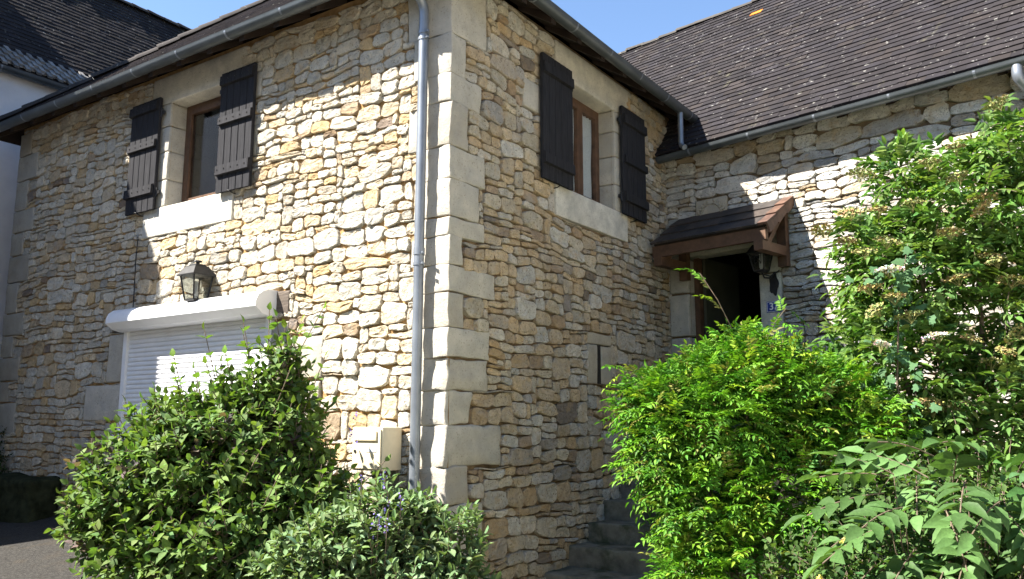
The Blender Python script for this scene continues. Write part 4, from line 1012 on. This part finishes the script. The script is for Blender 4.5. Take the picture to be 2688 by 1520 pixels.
for (a, b) in [((2.1, .8, 2.3), (1.93, .62, 2.72)), ((2.3, 1.0, 2.2), (2.45, 1.0, 2.45)), ((1.6, .5, 1.9), (1.36, .36, 2.0)), ((1.5, .5, 1.7), (1.28, .35, 1.72))]:
    a, b = np.array(a), np.array(b); ra.append([a, a * .5 + b * .5 + rnd() * .02, b])
    for k in range(5):
        t = 0.3 + 0.7 * k / 4; pinnate(lv, a + (b - a) * t, (b - a) * .8 + rnd() * .25, .17, 5, .05, .019, GW, .3)
lv.build(b3, 'lance', 'leaf_gloss', 300); twigs(b3, ra, 0.004, 'tendrils')
stems(b3, (2.0, 0.75, 0.0), [(1.9, .7, 1.6), (2.3, 1.0, 1.7), (1.7, .6, 1.7), (2.1, .8, 2.1), (2.1, .6, .9), (2.5, 1.2, 1.7)], 0.03)

# 4. elder
b4 = thing('elder_bush', 'tall elder bush with flat tan and white flower heads against the wing wall', 'shrub', (3.4, 2.4, 0))
bl = [(3.55, 2.42, 3.40, .60, .6), (3.86, 2.5, 3.85, .34, .36), (3.20, 2.3, 2.85, .58, .6), (3.72, 2.58, 2.5, .72, .7), (2.86, 2.3, 2.80, .36, .40), (3.05, 2.1, 2.05, .58, .6), (3.66, 2.35, 1.7, .62, .6), (2.82, 2.2, 3.15, .26, .28), (3.10, 2.28, 3.72, .30, .30), (3.3, 2.2, 1.2, .7, .6), (2.75, 2.2, 2.2, .36, .4), (4.2, 2.9, 3.0, .7, .9)]
lv = Leaves(); ra = []
GE = [(0.095, 0.185, 0.04), (0.115, 0.205, 0.045), (0.075, 0.155, 0.035), (0.14, 0.225, 0.06)]
for i, (p, d) in enumerate(blob_points(bl, 2900, 0.45, 0.35, 13, 0.1)):
    pinnate(lv, p - d * 0.08, d * 0.7 + np.array([0, 0, .25]) + rnd() * 0.45, nr.uniform(.14, .22), 3, 0.102, 0.037, GE, 0.3, rach=ra if i % 4 == 0 else None)
lv.build(b4, 'lance', 'leaf_soft', 300); twigs(b4, ra, 0.003, 'twigs')
stems(b4, (3.4, 2.4, 0.0), [(3.5, 2.4, 3.4), (3.2, 2.3, 2.9), (3.8, 2.5, 3.9), (2.9, 2.3, 2.8), (3.6, 2.5, 2.4), (3.1, 2.1, 2.0), (3.1, 2.25, 3.6), (4.1, 2.8, 3.0)], 0.03)
def umbel(parent, c, R, col, tilt=0.25):
    c = np.array(c); ax = unit(np.array([0, 0, 1.0]) + rnd() * tilt); x = unit(np.cross(ax, rnd())); y = np.cross(ax, x)
    mb = MB(); s = Vector(c - ax * 0.09)
    pts = []
    for k in range(110):
        a = nr.random() * 6.283; q = R * math.sqrt(nr.random()); p = c + x * q * math.cos(a) * 1.15 + y * q * math.sin(a) + ax * (-0.25 * q * q / R + nr.normal() * 0.004); pts.append(p)
        if k < 12: mb.tube([s, Vector(c - ax * 0.03 + (p - c) * 0.5), Vector(p)], 0.0018, 3, caps=False, col=(0.22, 0.22, 0.08))
    for p in pts:
        p = Vector(p)
        for j in range(2):
            d = (Vector(ax) + Vector(rnd()) * 0.5).normalized(); a = d.orthogonal().normalized(); b = d.cross(a); w = 0.0105 * rng.uniform(.7, 1.3); cc = tuple(v * rng.uniform(.7, 1.25) for v in col); p2 = p + Vector(rnd()) * 0.006
            mb.add([p2 - a * w, p2 + b * w, p2 + a * w, p2 - b * w], [(0, 1, 2, 3)], (), cc)
    obj('flower_head', mb.mesh('flower_head', False, False), 'flower', parent)
UMB = [[3.03, 1.56, 3.22], [3.25, 1.7, 3.27], [3.56, 1.83, 3.69], [3.46, 1.88, 3.05], [3.08, 1.64, 2.99], [3.73, 2.11, 2.84], [3.82, 2.2, 2.69], [2.93, 1.64, 2.46], [3.15, 1.8, 2.43], [3.53, 2.09, 2.25], [3.81, 2.27, 2.28], [3.64, 2.2, 2.07], [3.8, 2.33, 1.95], [3.07, 1.87, 1.75], [3.24, 1.99, 1.72], [2.96, 1.82, 1.6], [3.39, 2.09, 1.75], [2.94, 1.52, 3.51], [2.83, 1.52, 3.22], [3.54, 1.86, 3.46], [3.38, 1.73, 3.58], [3.67, 2.0, 3.22], [3.84, 1.96, 4.02], [2.9, 1.63, 2.93], [3.07, 1.71, 2.57]]
for i, u in enumerate(UMB):
    for k in range(1 if i % 3 else 2):
        umbel(b4, np.array(u) + (k > 0) * rnd() * np.array([.16, .1, .14]) + np.array([.05, -.2, 0]), nr.uniform(.06, .11), (0.21, 0.225, 0.08) if i % 3 else (0.26, 0.225, 0.085))
umbel(b4, (3.10, 1.50, 2.78), 0.095, (0.85, 0.83, 0.72)); umbel(b4, (3.36, 1.65, 2.26), 0.085, (0.85, 0.83, 0.72)); umbel(b4, (3.02, 1.5, 2.2), 0.05, (0.8, 0.78, 0.68))

# 5. broad-leaved sapling in the bottom right corner
b5 = thing('walnut_sapling', 'young tree with large smooth paired leaflets in the bottom right corner', 'sapling', (3.5, -0.1, 0))
lv = Leaves(); ra = []
GN = [(0.085, 0.165, 0.05), (0.075, 0.15, 0.042), (0.10, 0.185, 0.06), (0.065, 0.135, 0.036)]
SP = [((3.30, -.28, 1.22), (-1.0, -.55, .1), .42), ((3.30, -.32, 1.05), (-.75, -.6, -.25), .40), ((3.35, -.25, 1.32), (-.6, -.3, .35), .36), ((3.55, -.2, 1.42), (-.35, -.6, .25), .40), ((3.75, -.05, 1.45), (-.2, -.5, .35), .40), ((3.6, -.3, 1.15), (.2, -.8, -.3), .42), ((3.85, 0, 1.3), (.4, -.5, .2), .40), ((3.7, -.2, 1.0), (-.1, -.7, -.45), .42), ((3.9, 0, 1.1), (.3, -.6, -.3), .40), ((3.45, -.35, 0.95), (-.3, -.7, -.5), .42), ((3.6, .05, 1.25), (.2, -.4, .4), .36), ((3.9, .2, 1.3), (.1, -.5, .3), .38), ((3.5, -.1, 1.3), (-.7, .2, .4), .38), ((3.25, -.4, .85), (-.6, -.4, -.6), .40), ((3.95, -.1, .85), (0, -.8, -.3), .42), ((3.3, -.1, 1.3), (-.9, .1, .2), .4), ((3.7, -.25, 1.3), (0, -.9, .0), .42), ((4.05, .1, 1.35), (.1, -.8, .1), .42), ((3.4, -.3, 1.15), (-.4, -.9, .1), .4), ((3.85, -.2, 1.2), (-.3, -.9, -.1), .4), ((4.0, .05, 1.0), (-.2, -.9, -.2), .4), ((3.55, -.35, .8), (0, -.8, -.3), .4)]
for (p, d, L) in SP:
    pinnate(lv, np.array(p), np.array(d) + rnd() * 0.08, L, 4, 0.158, 0.078, GN, 0.22, rach=ra)
for k in range(38):
    p = np.array([nr.uniform(3.15, 4.25), nr.uniform(-.2, .5), nr.uniform(.5, 1.3)]); pinnate(lv, p, np.array([nr.uniform(-.6, .4), -.7, nr.uniform(-.3, .3)]), .40, 4, 0.15, 0.072, GN, 0.25, rach=ra)
lv.build(b5, 'ovate', 'leaf_gloss', 300)
mb = MB()
for s in ra: mb.tube([Vector(q) for q in s], 0.004, 5, caps=False)
mb.build('leaf_stalks', 'bark', b5, smooth=True, kind='stuff')
stems(b5, (3.55, 0.05, 0.0), [p for (p, d, L) in SP[::2]], 0.008)

# 6. bramble undergrowth under it
b6 = thing('bramble', 'dense dark green bramble undergrowth beneath the large leaved sapling', 'bramble', (3.4, 0.5, 0))
bl = [(3.2, 0.1, .5, .55, .55), (3.8, 0.3, .6, .6, .6), (2.75, 0.3, .4, .45, .5), (3.4, 0.7, .9, .6, .5), (4.2, 0.5, .9, .5, .6), (2.9, .9, .9, .5, .5), (3.0, -.3, .35, .4, .4), (3.7, -.3, .35, .45, .4)]
lv = Leaves(); sg6 = []
GR = [(0.06, 0.115, 0.03), (0.075, 0.14, 0.035), (0.05, 0.095, 0.028)]
for i, (p, d) in enumerate(blob_points(bl, 2000, 0.5, 0.3, 17, 0.03)):
    opposite_sprig(lv, p - d * 0.05, d * 0.6 + np.array([0, 0, .4]) + rnd() * 0.4, nr.uniform(.08, .15), 3, 0.066, 0.042, GR, 0.2, stem=sg6)
lv.build(b6, 'round', 'leaf_soft', 250); twigs(b6, sg6, 0.003, 'twigs')
for (x, y, z) in [(3.12, -.5, .98), (3.0, -.55, .78), (3.2, -.55, .72)]: florets(b6, 'flower', [(x + rng.uniform(-.015, .015), y, z + rng.uniform(-.01, .01)) for k in range(6)], 0.02, (0.55, 0.50, 0.12), 4)

# 7. ivy trails in the elder
b7 = thing('ivy_vine', 'blue green lobed vine leaves trailing through the middle of the elder', 'vine', (3.1, 1.75, 0))
lv = Leaves(); path = [(3.1, 1.85, 0.0), (3.12, 1.75, 1.0), (3.08, 1.62, 1.9), (3.12, 1.68, 2.5), (3.2, 1.8, 3.0)]
mb = MB(); mb.tube([Vector(p) for p in path], [0.012, 0.01, .008, .006, .003], 6); mb.build('stem', 'bark', b7, smooth=True)
for k in range(110):
    t = nr.uniform(1.2, 3.9); i = int(t); a, b = np.array(path[i]), np.array(path[i + 1]); p = a + (b - a) * (t - i) + rnd() * np.array([.13, .09, .08])
    lv.add(p, unit(np.array([nr.normal() * .5, -.3, -.7])), unit(np.array([-.2, -.8, .5]) + rnd() * .3), nr.uniform(.06, .10), nr.uniform(.06, .10), jit((0.07, 0.15, 0.065)))
lv.build(b7, 'ivy', 'leaf_soft', 110)

# 8. dark plant at the far left end of the wall
b8 = thing('corner_shrub', 'small dark shrub on the ledge at the far left wall end', 'shrub', (-7.4, -0.25, 0.97))
lv = Leaves(); sg8 = []
for (p, d) in blob_points([(-7.45, -.25, 1.25, .30, .35), (-7.1, -.25, 1.1, .2, .18)], 220, 0.4, 0.3, 21, 0.97):
    opposite_sprig(lv, p, d + np.array([0, 0, .4]), .1, 3, 0.06, 0.03, [(0.035, 0.065, 0.02)], 0.1, stem=sg8)
lv.build(b8, 'ovate', 'leaf_soft', 0); twigs(b8, sg8, 0.003, 'twigs')
stems(b8, (-7.4, -0.25, 0.97), [(-7.45, -.25, 1.4), (-7.2, -.25, 1.2)], 0.01)
